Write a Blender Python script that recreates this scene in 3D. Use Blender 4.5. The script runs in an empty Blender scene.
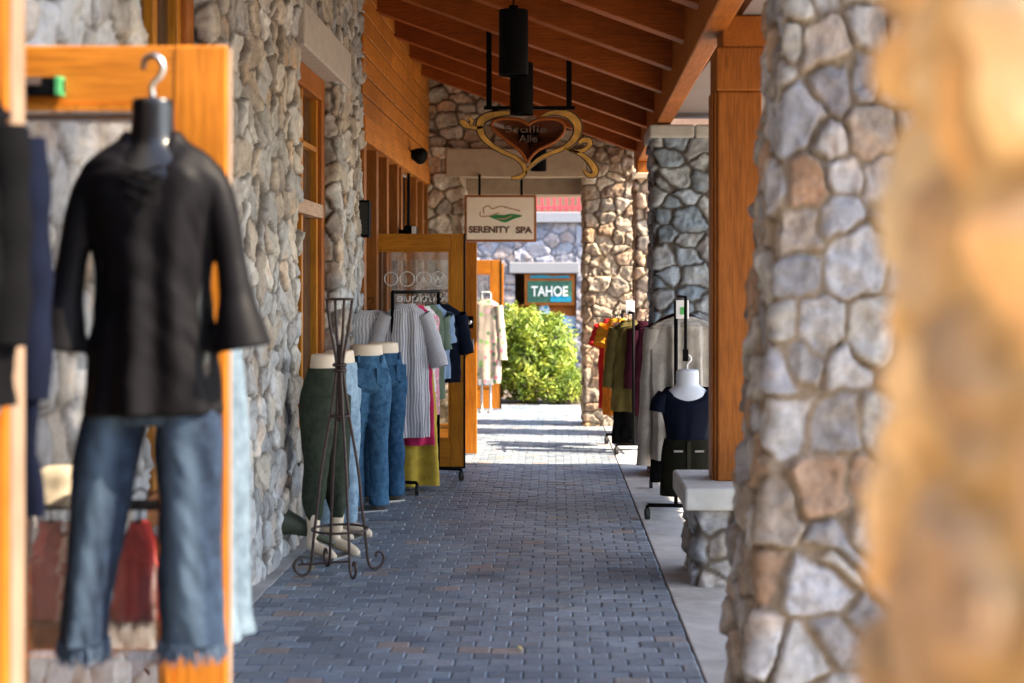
import bpy, bmesh, math, random
import numpy as np
from mathutils import Vector, Matrix

random.seed(7)
RNG = np.random.default_rng(11)
C = bpy.context.scene.collection
SC = bpy.context.scene
R = math.radians

# ------------------------------------------------------------------ camera, light, exposure
F = 1422.0
EYE = 1.54
cam_d = bpy.data.cameras.new('camera')
cam = bpy.data.objects.new('camera', cam_d); C.objects.link(cam)
cam.location = (0, 0, EYE); cam.rotation_euler = (R(90), 0, 0)
cam_d.sensor_width = 36; cam_d.lens = 50.0
cam_d.shift_x = -41 / 1024; cam_d.shift_y = -57.5 / 1024
cam_d.clip_start = .05; cam_d.clip_end = 500
cam_d.dof.use_dof = True; cam_d.dof.focus_distance = 10.6; cam_d.dof.aperture_fstop = 1.9
SC.camera = cam

SUN_EL, SUN_BACK = 47, 11
w = bpy.data.worlds.new('World'); SC.world = w; w.use_nodes = True
nt = w.node_tree
bg = nt.nodes['Background']
sky = nt.nodes.new('ShaderNodeTexSky'); sky.sky_type = 'NISHITA'; sky.sun_disc = False
sky.sun_elevation = R(SUN_EL); sky.sun_rotation = R(90 + SUN_BACK)
nt.links.new(sky.outputs[0], bg.inputs[0]); bg.inputs[1].default_value = .15
sd = bpy.data.lights.new('sun', 'SUN'); sd.energy = 4.0; sd.angle = R(.5); sd.color = (1, .83, .62)
so = bpy.data.objects.new('sun', sd); C.objects.link(so)
to_sun = Vector((math.cos(R(SUN_EL)) * math.cos(R(SUN_BACK)), -math.cos(R(SUN_EL)) * math.sin(R(SUN_BACK)), math.sin(R(SUN_EL))))
so.rotation_euler = to_sun.to_track_quat('Z', 'Y').to_euler()
so.location = (6, -2, 12)
SC.view_settings.view_transform = 'Standard'; SC.view_settings.look = 'None'
SC.view_settings.exposure = 2.42; SC.view_settings.gamma = 1.0
SC.view_settings.use_curve_mapping = False
SC.cycles.max_bounces = 10; SC.cycles.diffuse_bounces = 5; SC.cycles.transparent_max_bounces = 16
SC.cycles.caustics_reflective = False; SC.cycles.caustics_refractive = False


def g(y): return -.011 * y                      # the walk falls gently away from the camera
def at(px, py, Y): return Vector(((px - 553) * Y / F, Y, EYE - (py - 284) * Y / F))


# ------------------------------------------------------------------ materials
def lin(c):
    return tuple(((v / 255) / 12.92 if v / 255 <= .04045 else ((v / 255 + .055) / 1.055) ** 2.4) for v in c)


class NT:
    def __init__(s, name):
        s.m = bpy.data.materials.new(name); s.m.use_nodes = True
        s.t = s.m.node_tree; s.b = s.t.nodes['Principled BSDF']; s.out = s.t.nodes['Material Output']
    def n(s, typ, **kw):
        k = s.t.nodes.new(typ)
        for a, v in kw.items(): setattr(k, a, v)
        return k
    def l(s, a, b): s.t.links.new(a, b)
    def mix(s, fac, a, b, mode='MIX'):
        k = s.n('ShaderNodeMix', data_type='RGBA', blend_type=mode)
        for i, v in ((0, fac), (6, a), (7, b)):
            if hasattr(v, 'links'): s.l(v, k.inputs[i])
            elif i == 0: k.inputs[0].default_value = v
            else: k.inputs[i].default_value = (*v[:3], 1)
        return k.outputs[2]
    def noise(s, scale, detail=5, rough=.6, vec=None, coord='Object', stretch=(1, 1, 1)):
        tc = s.n('ShaderNodeTexCoord'); mp = s.n('ShaderNodeMapping'); mp.inputs['Scale'].default_value = stretch
        s.l(tc.outputs[coord], mp.inputs[0])
        k = s.n('ShaderNodeTexNoise'); k.inputs['Scale'].default_value = scale
        k.inputs['Detail'].default_value = detail; k.inputs['Roughness'].default_value = rough
        s.l(mp.outputs[0], k.inputs['Vector']); return k.outputs[0]
    def ramp(s, x, stops):
        k = s.n('ShaderNodeValToRGB'); e = k.color_ramp.elements
        while len(e) < len(stops): e.new(.5)
        for el, (p, c) in zip(e, stops): el.position = p; el.color = (*c, 1)
        s.l(x, k.inputs[0]); return k.outputs[0]
    def attr(s, name): k = s.n('ShaderNodeAttribute'); k.attribute_name = name; return k
    def bump(s, h, strength=.3, dist=.01):
        k = s.n('ShaderNodeBump'); k.inputs['Strength'].default_value = strength; k.inputs['Distance'].default_value = dist
        s.l(h, k.inputs['Height']); s.l(k.outputs[0], s.b.inputs['Normal'])
    def base(s, c):
        if hasattr(c, 'links'): s.l(c, s.b.inputs['Base Color'])
        else: s.b.inputs['Base Color'].default_value = (*c, 1)
    def rough(s, r): s.b.inputs['Roughness'].default_value = r


def plain(name, c, rough=.6, var=.25, scale=20, bump=.15, metal=0, dist=.004, spec=.5):
    k = NT(name)
    n = k.noise(scale)
    lo = tuple(v * (1 - var) for v in c); hi = tuple(min(1, v * (1 + var)) for v in c)
    k.base(k.ramp(n, [(.3, lo), (.7, hi)])); k.rough(rough)
    k.b.inputs['Metallic'].default_value = metal; k.b.inputs['Specular IOR Level'].default_value = spec
    if bump: k.bump(n, bump, dist)
    return k.m


def cloth(name, c, c2=None, weave=True, rough=.9, var=.15, spec=None):
    k = NT(name)
    n = k.noise(14, 4); n2 = k.noise(240, 2)
    c2 = c2 or tuple(v * (1 - 2 * var) for v in c)
    k.base(k.ramp(n, [(.32, c2), (.68, c)])); k.rough(rough)
    k.b.inputs['Specular IOR Level'].default_value = spec if spec is not None else (.25 if max(c) > .05 else .06)
    if weave: k.bump(n2, .25, .002)
    return k.m


def stripes(name, a, b, count, duty=.5, axis=0):
    k = NT(name)
    tc = k.n('ShaderNodeTexCoord'); sp = k.n('ShaderNodeSeparateXYZ'); k.l(tc.outputs['UV'], sp.inputs[0])
    m = k.n('ShaderNodeMath', operation='MULTIPLY'); m.inputs[1].default_value = count; k.l(sp.outputs[axis], m.inputs[0])
    f = k.n('ShaderNodeMath', operation='FRACT'); k.l(m.outputs[0], f.inputs[0])
    q = k.n('ShaderNodeMath', operation='GREATER_THAN'); q.inputs[1].default_value = duty; k.l(f.outputs[0], q.inputs[0])
    n = k.noise(30, 3)
    k.base(k.mix(k.ramp(n, [(.3, (.0, .0, .0)), (.7, (.25, .25, .25))]), k.mix(q.outputs[0], a, b), a)); k.rough(.9)
    return k.m


def denim(name, dark, light, fade=.5, worn=None):
    k = NT(name)
    tc = k.n('ShaderNodeTexCoord'); sp = k.n('ShaderNodeSeparateXYZ'); k.l(tc.outputs['Object'], sp.inputs[0])
    n = k.noise(5, 5, stretch=(1.6, 1.6, .5)); n2 = k.noise(160, 2, stretch=(1, 1, 6)); n3 = k.noise(26, 5)
    c = k.ramp(n, [(.35, dark), (.42 + .3 * (1 - fade), tuple((a + b) / 2 for a, b in zip(dark, light))), (.8, light)])
    c = k.mix(.5, c, k.ramp(n3, [(.35, tuple(v * .7 for v in dark)), (.7, tuple(v * 1.15 for v in light))]))
    c = k.mix(.2, c, k.ramp(n2, [(.35, tuple(v * .6 for v in dark)), (.65, light)]))
    if worn:
        su = k.n('ShaderNodeSeparateXYZ'); k.l(tc.outputs['UV'], su.inputs[0])
        f = k.ramp(su.outputs[0], [(.60, (0, 0, 0)), (.70, (.75, .75, .75)), (.78, (.75, .75, .75)), (.86, (0, 0, 0))])
        f2 = k.ramp(n, [(.3, (.2, .2, .2)), (.7, (1, 1, 1))])
        c = k.mix(k.mix(1, f, f2, 'MULTIPLY'), c, worn)
    k.base(c); k.rough(.88); k.b.inputs['Specular IOR Level'].default_value = .1
    k.bump(n3, .35, .006)
    return k.m


def floral(name, ground, cols, scale=24):
    k = NT(name)
    tc = k.n('ShaderNodeTexCoord')
    v = k.n('ShaderNodeTexVoronoi'); v.inputs['Scale'].default_value = scale; k.l(tc.outputs['Object'], v.inputs['Vector'])
    sp = k.n('ShaderNodeSeparateColor'); k.l(v.outputs['Color'], sp.inputs[0])
    r = k.n('ShaderNodeValToRGB'); r.color_ramp.interpolation = 'CONSTANT'; e = r.color_ramp.elements
    while len(e) < len(cols): e.new(.5)
    for i, (el, c) in enumerate(zip(e, cols)): el.position = i / len(cols); el.color = (*c, 1)
    k.l(sp.outputs[0], r.inputs[0])
    th = k.ramp(v.outputs['Distance'], [(.36, (1, 1, 1)), (.42, (0, 0, 0))])
    k.base(k.mix(th, ground, r.outputs[0])); k.rough(.85)
    return k.m


def wood(name, c1, c2, axis='z', rough=.45, scale=7, coat=.0, grain=.12):
    k = NT(name)
    st = {'x': (.12, 2.2, 2.2), 'y': (2.2, .12, 2.2), 'z': (2.2, 2.2, .12)}[axis]
    n = k.noise(scale, 7, .65, stretch=st); n2 = k.noise(scale * 7, 3, .6, stretch=st)
    c = k.ramp(n, [(.3, c1), (.7, c2)])
    c = k.mix(.5, c, k.ramp(n2, [(.33, tuple(v * .42 for v in c1)), (.6, c2)]))
    n3 = k.noise(2.2, 4)
    c = k.mix(1, c, k.ramp(n3, [(.3, (.78, .75, .7)), (.65, (1.1, 1.1, 1.1))]), 'MULTIPLY')
    c = k.mix(1, c, k.attr('tint').outputs['Color'], 'MULTIPLY')
    k.base(c); k.rough(rough); k.b.inputs['Specular IOR Level'].default_value = .22; k.b.inputs['Coat Weight'].default_value = coat
    k.bump(n2, grain, .004)
    return k.m


def stone_mat(name, bumpd=.012):
    k = NT(name)
    a = k.attr('col')
    n = k.noise(24, 8, .7); n2 = k.noise(7, 4)
    c = k.mix(1, a.outputs['Color'], k.ramp(n, [(.25, (.62, .6, .58)), (.5, (1, 1, 1)), (.78, (1.2, 1.2, 1.2))]), 'MULTIPLY')
    c = k.mix(.5, c, k.mix(1, c, k.ramp(n2, [(.35, (.8, .74, .66)), (.65, (1.12, 1.12, 1.15))]), 'MULTIPLY'))
    k.base(c); k.rough(.85); k.b.inputs['Specular IOR Level'].default_value = .3
    k.bump(n, .55, bumpd)
    return k.m


def glass(name, refl=.12, tint=(1, 1, 1), dust=0.03):
    k = NT(name)
    tr = k.n('ShaderNodeBsdfTransparent'); tr.inputs[0].default_value = (*tint, 1)
    gl = k.n('ShaderNodeBsdfGlossy'); gl.inputs['Roughness'].default_value = .03
    lw = k.n('ShaderNodeLayerWeight'); lw.inputs[0].default_value = .35
    ad = k.n('ShaderNodeMath', operation='ADD'); ad.inputs[1].default_value = refl; k.l(lw.outputs['Fresnel'], ad.inputs[0]); ad.use_clamp = True
    mx = k.n('ShaderNodeMixShader'); k.l(ad.outputs[0], mx.inputs[0]); k.l(tr.outputs[0], mx.inputs[1]); k.l(gl.outputs[0], mx.inputs[2])
    df = k.n('ShaderNodeBsdfDiffuse'); df.inputs[0].default_value = (.8, .8, .8, 1)
    m2 = k.n('ShaderNodeMixShader'); m2.inputs[0].default_value = dust
    k.l(mx.outputs[0], m2.inputs[1]); k.l(df.outputs[0], m2.inputs[2]); k.l(m2.outputs[0], k.out.inputs[0])
    return k.m


M = {}
M['door'] = wood('honey_stained_fir', (.44, .135, .012), (.56, .195, .020), 'z', .38, coat=.0)
M['door_x'] = wood('honey_stained_fir_rail', (.44, .135, .012), (.56, .195, .020), 'x', .38, coat=.0)
M['door_dk'] = wood('amber_stained_fir', (.44, .165, .012), (.56, .225, .02), 'z', .4, coat=.0)
M['door_dkx'] = wood('amber_stained_fir_rail', (.44, .165, .012), (.56, .225, .02), 'x', .4, coat=.0)
M['siding'] = wood('cedar_siding', (.50, .165, .022), (.64, .235, .036), 'y', .5)
M['frame'] = wood('cedar_trim', (.30, .092, .014), (.40, .135, .022), 'z', .5)
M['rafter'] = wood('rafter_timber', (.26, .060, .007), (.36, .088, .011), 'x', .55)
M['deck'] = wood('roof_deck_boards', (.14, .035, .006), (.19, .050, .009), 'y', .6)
M['beam'] = wood('beam_timber', (.32, .092, .011), (.43, .135, .018), 'y', .5)
M['post'] = wood('post_timber', (.25, .075, .010), (.34, .112, .018), 'z', .45)
M['stone'] = stone_mat('fieldstone')
M['lintel'] = plain('cast_stone', (.46, .42, .38), .8, .12, 14, .2)
M['lintel_tan'] = plain('cast_stone_tan', (.46, .36, .25), .8, .1, 10, .15)
M['concrete'] = plain('concrete', (.36, .35, .335), .85, .32, 3.5, .25)
M['cap'] = plain('cap_stone', (.40, .41, .40), .8, .14, 9, .25)
M['soffit'] = plain('soffit_plaster', (.24, .21, .215), .9, .05, 5, .1)
M['black'] = plain('black_metal', (.0035, .0035, .0038), .6, .2, 30, .05, spec=.05)
M['iron'] = plain('wrought_iron', (.055, .033, .028), .45, .35, 40, .2, metal=.4)
M['steel'] = plain('brushed_steel', (.55, .55, .55), .3, .1, 60, .05, metal=1)
M['chrome'] = plain('grey_steel', (.35, .35, .36), .35, .1, 60, .05, metal=.9)
M['rubber'] = plain('black_rubber', (.012, .012, .012), .7, .2, 30, .1)
M['glass'] = glass('window_glass', .17)
M['glass_dark'] = glass('storefront_glass', .14, (.75, .75, .75), .02)
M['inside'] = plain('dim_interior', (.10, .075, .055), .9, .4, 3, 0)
M['skin'] = plain('cream_mannequin_plastic', (.74, .60, .43), .45, .05, 8, .03)
M['white'] = plain('white_plastic', (.78, .78, .78), .5, .04, 10, .03)
M['formblack'] = plain('black_form_plastic', (.004, .004, .0045), .30, .2, 10, .03, spec=.5)


# ------------------------------------------------------------------ mesh builders and bookkeeping
ORG = {}


def tag(o, label, cat, group=None, kind=None):
    if label: o['label'] = label
    if cat: o['category'] = cat
    if group: o['group'] = group
    if kind: o['kind'] = kind
    return o


def thing(name, label, cat, loc, group=None):
    o = bpy.data.objects.new(name, None); C.objects.link(o)
    o.location = loc; o.empty_display_size = .1
    ORG[o.name] = Vector(loc)
    return tag(o, label, cat, group)


def link_mesh(name, me, parent, org):
    o = bpy.data.objects.new(name, me); C.objects.link(o)
    if parent is not None:
        o.parent = parent; ORG[o.name] = ORG[parent.name]
    else:
        o.location = org; ORG[o.name] = Vector(org)
    return o


class MB:
    def __init__(s): s.v = []; s.f = []; s.uv = []; s.t = []; s.tint = 1.0; s.X = None
    def add(s, vs, fs, uvs=None):
        b = len(s.v)
        for i, p in enumerate(vs):
            p = Vector(p)
            if s.X is not None: p = s.X @ p
            s.v.append(p); s.uv.append(uvs[i] if uvs else (0, 0)); s.t.append(s.tint)
        s.f += [tuple(b + i for i in q) for q in fs]
        return s
    def box(s, x0, x1, y0, y1, z0, z1):
        s.add([(x0, y0, z0), (x1, y0, z0), (x1, y1, z0), (x0, y1, z0), (x0, y0, z1), (x1, y0, z1), (x1, y1, z1), (x0, y1, z1)],
              [(0, 3, 2, 1), (4, 5, 6, 7), (0, 1, 5, 4), (1, 2, 6, 5), (2, 3, 7, 6), (3, 0, 4, 7)]); return s
    def prism_x(s, prof, x0, x1):                # profile in (y,z) swept along x
        n = len(prof)
        s.add([(x0, a, b) for a, b in prof] + [(x1, a, b) for a, b in prof],
              [tuple(range(n))[::-1], tuple(range(n, 2 * n))] + [(i, (i + 1) % n, n + (i + 1) % n, n + i) for i in range(n)]); return s
    def plate(s, prof, y0, y1):                  # outline in (x,z) given thickness along y
        n = len(prof)
        s.add([(a, y0, b) for a, b in prof] + [(a, y1, b) for a, b in prof],
              [tuple(range(n)), tuple(range(n, 2 * n))[::-1]] + [((i + 1) % n, i, n + i, n + (i + 1) % n) for i in range(n)]); return s
    def tube(s, pts, r, n=8, smooth=0, caps=True):
        pts = [Vector(p) for p in pts]
        if smooth: pts = spline(pts, smooth)
        rs = r if hasattr(r, '__len__') else [r] * len(pts)
        if len(rs) != len(pts): rs = list(np.interp(np.linspace(0, 1, len(pts)), np.linspace(0, 1, len(rs)), rs))
        up = Vector((0, 0, 1)); prev = None; vs = []
        for i, p in enumerate(pts):
            d = (pts[min(i + 1, len(pts) - 1)] - pts[max(i - 1, 0)]).normalized()
            if prev is None:
                a = d.cross(up if abs(d.z) < .9 else Vector((1, 0, 0))).normalized()
            else:
                a = (prev - d * prev.dot(d)).normalized()
            prev = a; b = d.cross(a)
            for k in range(n):
                t = 2 * math.pi * k / n
                vs.append(p + (a * math.cos(t) + b * math.sin(t)) * rs[i])
        fs = []
        for i in range(len(pts) - 1):
            for k in range(n): fs.append((i * n + k, i * n + (k + 1) % n, (i + 1) * n + (k + 1) % n, (i + 1) * n + k))
        if caps: fs += [tuple(range(n))[::-1], tuple(range((len(pts) - 1) * n, len(pts) * n))]
        s.add(vs, fs, [(k / n, i / len(pts)) for i in range(len(pts)) for k in range(n)]); return s
    def loft(s, prof, n=40, rows=36, folds=0, fn=7, seed=0, cap_top=False, cap_bot=False, sq=1.0, foldtop=0.0, wob=.0, crease=0, scoop=0, spow=2):
        """prof rows: (z, rx, ry, cx, cy), top to bottom, smoothly interpolated; folds grow downward"""
        P = np.array([tuple(p) + (0,) * (5 - len(p)) for p in prof], float)
        tt = np.linspace(0, 1, len(P)); u = np.linspace(0, 1, rows)
        Q = np.stack([cubic(tt, P[:, i], u) for i in range(5)], 1)
        rr = random.Random(seed); ph = [rr.uniform(0, 6.3) for _ in range(6)]
        vs = []; uvs = []
        for i in range(rows):
            z, rx, ry, cx, cy = Q[i]; t = u[i]; am = folds * (foldtop + (1 - foldtop) * t)
            for k in range(n):
                th = 2 * math.pi * k / n
                c, sn = math.cos(th), math.sin(th)
                if sq != 1: c = math.copysign(abs(c) ** sq, c); sn = math.copysign(abs(sn) ** sq, sn)
                m = 1 + am * (.6 * math.sin(fn * th + ph[0] + 1.2 * math.sin(3 * t + ph[4])) + .4 * math.sin((fn * 2 - 3) * th + ph[1] + 2 * t) + .3 * math.sin(3 * th + ph[2]))
                wz = wob * math.sin(9 * t * 3.1 + 2 * th + ph[3]) * math.sin(th * 3 + 17 * t + ph[5])
                cr = 1 + crease * 2 * float(fbm(np.array(c * 1.6 + seed), np.array(z * 13 + sn * 2.2 + c * 1.3), seed + 3, 3)) / max(rx, .02) if crease else 1
                zs = z - (scoop * max(0, -sn) ** spow * max(0, 1 - t * 2.6) if scoop else 0)
                vs.append((cx + rx * c * (1 + (m - 1) * .35) * cr + wz, cy + ry * sn * m * cr + wz, zs)); uvs.append((k / n, t))
        fs = [(i * n + k, (i + 1) * n + k, (i + 1) * n + (k + 1) % n, i * n + (k + 1) % n) for i in range(rows - 1) for k in range(n)]
        if cap_top: fs.append(tuple(range(n)))
        if cap_bot: fs.append(tuple(range((rows - 1) * n, rows * n))[::-1])
        s.add(vs, fs, uvs); return s
    def ball(s, c, rx, ry, rz, n=14, m=9):
        vs = []; fs = []
        for i in range(m + 1):
            a = math.pi * i / m
            for k in range(n):
                t = 2 * math.pi * k / n
                vs.append((c[0] + rx * math.sin(a) * math.cos(t), c[1] + ry * math.sin(a) * math.sin(t), c[2] + rz * math.cos(a)))
        for i in range(m):
            for k in range(n): fs.append((i * n + k, (i + 1) * n + k, (i + 1) * n + (k + 1) % n, i * n + (k + 1) % n))
        s.add(vs, fs); return s
    def disc(s, c, d, r, t, n=20):               # wheel: cylinder centred at c along direction d
        d = Vector(d).normalized() * t / 2; c = Vector(c)
        s.tube([c - d, c + d], r, n); return s
    def build(s, name, mat, parent=None, smooth=False, bevel=0, org=None, remesh=0, sub=0):
        vs = s.v
        if parent is not None: o0 = ORG[parent.name]
        elif org is not None: o0 = Vector(org)
        else:
            xs = [p.x for p in vs]; ys = [p.y for p in vs]; zs = [p.z for p in vs]
            o0 = Vector(((min(xs) + max(xs)) / 2, (min(ys) + max(ys)) / 2, min(zs)))
        me = bpy.data.meshes.new(name)
        me.from_pydata([p - o0 for p in vs], [], s.f); me.update()
        if remesh:
            me = remeshed(me, remesh)
        else:
            uvl = me.uv_layers.new(name='UVMap')
            li = np.zeros(len(me.loops), dtype=np.int32); me.loops.foreach_get('vertex_index', li)
            uvl.data.foreach_set('uv', np.array(s.uv, dtype=np.float32)[li].ravel())
        a = me.attributes.new('tint', 'FLOAT_COLOR', 'POINT')
        if remesh: t = np.ones(len(me.vertices))
        else: t = np.array(s.t)
        a.data.foreach_set('color', np.stack([t, t, t, np.ones_like(t)], 1).astype(np.float32).ravel())
        me.materials.append(mat)
        if smooth or remesh: me.polygons.foreach_set('use_smooth', np.ones(len(me.polygons), dtype=bool))
        o = link_mesh(name, me, parent, o0)
        if bevel:
            b = o.modifiers.new('bevel', 'BEVEL'); b.width = bevel; b.segments = 2; b.limit_method = 'ANGLE'; b.harden_normals = False
        if sub:
            q = o.modifiers.new('sub', 'SUBSURF'); q.levels = q.render_levels = sub
        return o


def remeshed(me, vox):
    tmp = bpy.data.objects.new('tmp', me); C.objects.link(tmp)
    m = tmp.modifiers.new('r', 'REMESH'); m.mode = 'VOXEL'; m.voxel_size = vox
    sm = tmp.modifiers.new('s', 'SMOOTH'); sm.factor = .5; sm.iterations = 4
    dg = bpy.context.evaluated_depsgraph_get(); dg.update()
    out = bpy.data.meshes.new_from_object(tmp.evaluated_get(dg))
    nm = me.name; bpy.data.objects.remove(tmp); bpy.data.meshes.remove(me); out.name = nm
    out.materials.clear()
    return out


def cubic(t, y, u):
    """monotone-ish catmull rom through (t,y)"""
    m = np.gradient(y, t)
    i = np.clip(np.searchsorted(t, u, side='right') - 1, 0, len(t) - 2)
    h = t[i + 1] - t[i]; s = (u - t[i]) / h
    return (2 * s**3 - 3 * s**2 + 1) * y[i] + (s**3 - 2 * s**2 + s) * h * m[i] + (-2 * s**3 + 3 * s**2) * y[i + 1] + (s**3 - s**2) * h * m[i + 1]


def spline(pts, k=6):
    P = np.array([tuple(p) for p in pts], float); t = np.linspace(0, 1, len(P)); u = np.linspace(0, 1, (len(P) - 1) * k + 1)
    return [Vector(q) for q in np.stack([cubic(t, P[:, i], u) for i in range(P.shape[1])], 1)]


def text(name, body, mat, parent, centre, height, width=None, ext=.002, mirror=False, bold=0, rotz=0):
    cu = bpy.data.curves.new(name, 'FONT'); cu.body = body; cu.align_x = 'CENTER'; cu.align_y = 'CENTER'; cu.extrude = ext; cu.offset = bold; cu.size = 1
    t = bpy.data.objects.new('tmp', cu); C.objects.link(t)
    dg = bpy.context.evaluated_depsgraph_get(); dg.update()
    me = bpy.data.meshes.new_from_object(t.evaluated_get(dg)); bpy.data.objects.remove(t)
    n = len(me.vertices); co = np.zeros(n * 3); me.vertices.foreach_get('co', co); co = co.reshape(-1, 3)
    mn, mx = co.min(0), co.max(0)
    sx = height / (mx[1] - mn[1]); s2 = width / (mx[0] - mn[0]) if width else sx
    x = (co[:, 0] - (mn[0] + mx[0]) / 2) * s2 * (-1 if mirror else 1); z = (co[:, 1] - (mn[1] + mx[1]) / 2) * sx
    o0 = ORG[parent.name] if parent else Vector(centre)
    new = np.stack([centre[0] + x * math.cos(rotz) - o0.x, centre[1] + x * math.sin(rotz) - co[:, 2] - o0.y, centre[2] + z - o0.z], 1)
    me.vertices.foreach_set('co', new.ravel()); me.update(); me.materials.clear(); me.materials.append(mat); me.name = name
    return link_mesh(name, me, parent, o0)


# ------------------------------------------------------------------ fieldstone relief
_TAB = np.random.default_rng(5).random((256, 256))


def vnoise(x, y, seed=0):
    x = x + seed * 17.3; y = y + seed * 31.7
    xi = np.floor(x).astype(int); yi = np.floor(y).astype(int); fx = x - xi; fy = y - yi
    fx = fx * fx * (3 - 2 * fx); fy = fy * fy * (3 - 2 * fy)
    T = lambda a, b: _TAB[a % 256, b % 256]
    return (T(xi, yi) * (1 - fx) + T(xi + 1, yi) * fx) * (1 - fy) + (T(xi, yi + 1) * (1 - fx) + T(xi + 1, yi + 1) * fx) * fy


def fbm(x, y, seed=0, o=4):
    r = 0; a = .5
    for i in range(o): r = r + a * (vnoise(x, y, seed + i) - .5); x = x * 2.1; y = y * 2.1; a *= .5
    return r


def stones(U, V, cw, ch, seed):
    """irregular fieldstone cells: returns distance to the joint (m), four random fields per stone, centre"""
    wu = U + .05 * (vnoise(U * 7, V * 7, seed + 1) - .5) + .018 * (vnoise(U * 26, V * 26, seed + 2) - .5)
    wv = V + .05 * (vnoise(U * 7, V * 7, seed + 3) - .5) + .018 * (vnoise(U * 26, V * 26, seed + 4) - .5)
    a = wu / cw; b = wv / ch
    rg = np.random.default_rng(seed); N = 128
    J = rg.random((N, N, 2)); W = rg.random((N, N)) ** 2 * .42; K = rg.random((N, N, 5))
    def site(i, j):
        jj = J[i % N, j % N]
        return i + .5 * (j % 2) + .85 * (jj[..., 0] - .5) + .5, j + .8 * (jj[..., 1] - .5) + .5, W[i % N, j % N]
    bi = np.floor(a).astype(int); bj = np.floor(b).astype(int)
    PW_ = 2.7
    best = np.full(a.shape, 1e9); si = bi.copy(); sj = bj.copy()
    offs = [(p, q) for p in (-2, -1, 0, 1, 2) for q in (-2, -1, 0, 1, 2)]
    for p, q in offs:
        x, y, w_ = site(bi + p, bj + q); d = (np.abs(a - x)**PW_ + np.abs(b - y)**PW_)**(1 / PW_) - w_ * .5
        m = d < best; best = np.where(m, d, best); si = np.where(m, bi + p, si); sj = np.where(m, bj + q, sj)
    x0, y0, w0 = site(si, sj)
    edge = np.full(a.shape, 1e9)
    for p, q in offs:
        x, y, w_ = site(bi + p, bj + q)
        same = (bi + p == si) & (bj + q == sj)
        d = (np.abs(a - x)**PW_ + np.abs(b - y)**PW_)**(1 / PW_) - w_ * .5
        edge = np.where(same, edge, np.minimum(edge, d))
    edge = (edge - best) * .5 * (cw * ch)**.5
    return edge, K[si % N, sj % N], (a - x0) * cw, (b - y0) * ch


PAL_GREY = [(.42, .43, .43), (.47, .475, .47), (.38, .39, .40), (.50, .48, .44), (.40, .36, .31), (.32, .315, .31), (.47, .43, .37)]
PAL_SKYLIT = [(.22, .29, .38), (.28, .35, .44), (.18, .24, .31), (.31, .36, .41), (.25, .28, .32)]  # column palette: blue skylight put into the stone colour
PAL_WARM = [(.54, .46, .35), (.48, .40, .30), (.58, .50, .39), (.44, .32, .22), (.50, .44, .36), (.40, .34, .27), (.52, .38, .27)]
PAL_PIER = [(.30, .295, .295), (.34, .33, .32), (.27, .27, .285), (.33, .275, .225), (.24, .22, .205), (.35, .33, .295), (.30, .20, .135), (.22, .21, .215), (.33, .32, .315)]
PAL_SUNLIT = [(.76, .53, .29), (.80, .60, .36), (.70, .44, .19), (.85, .70, .50), (.40, .29, .19), (.46, .34, .22)]  # nearest pillar: warm sunlight put into the stone colours
PAL_FAR = [(.27, .27, .31), (.31, .30, .33), (.23, .235, .28), (.32, .28, .28), (.25, .26, .30)]


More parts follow.
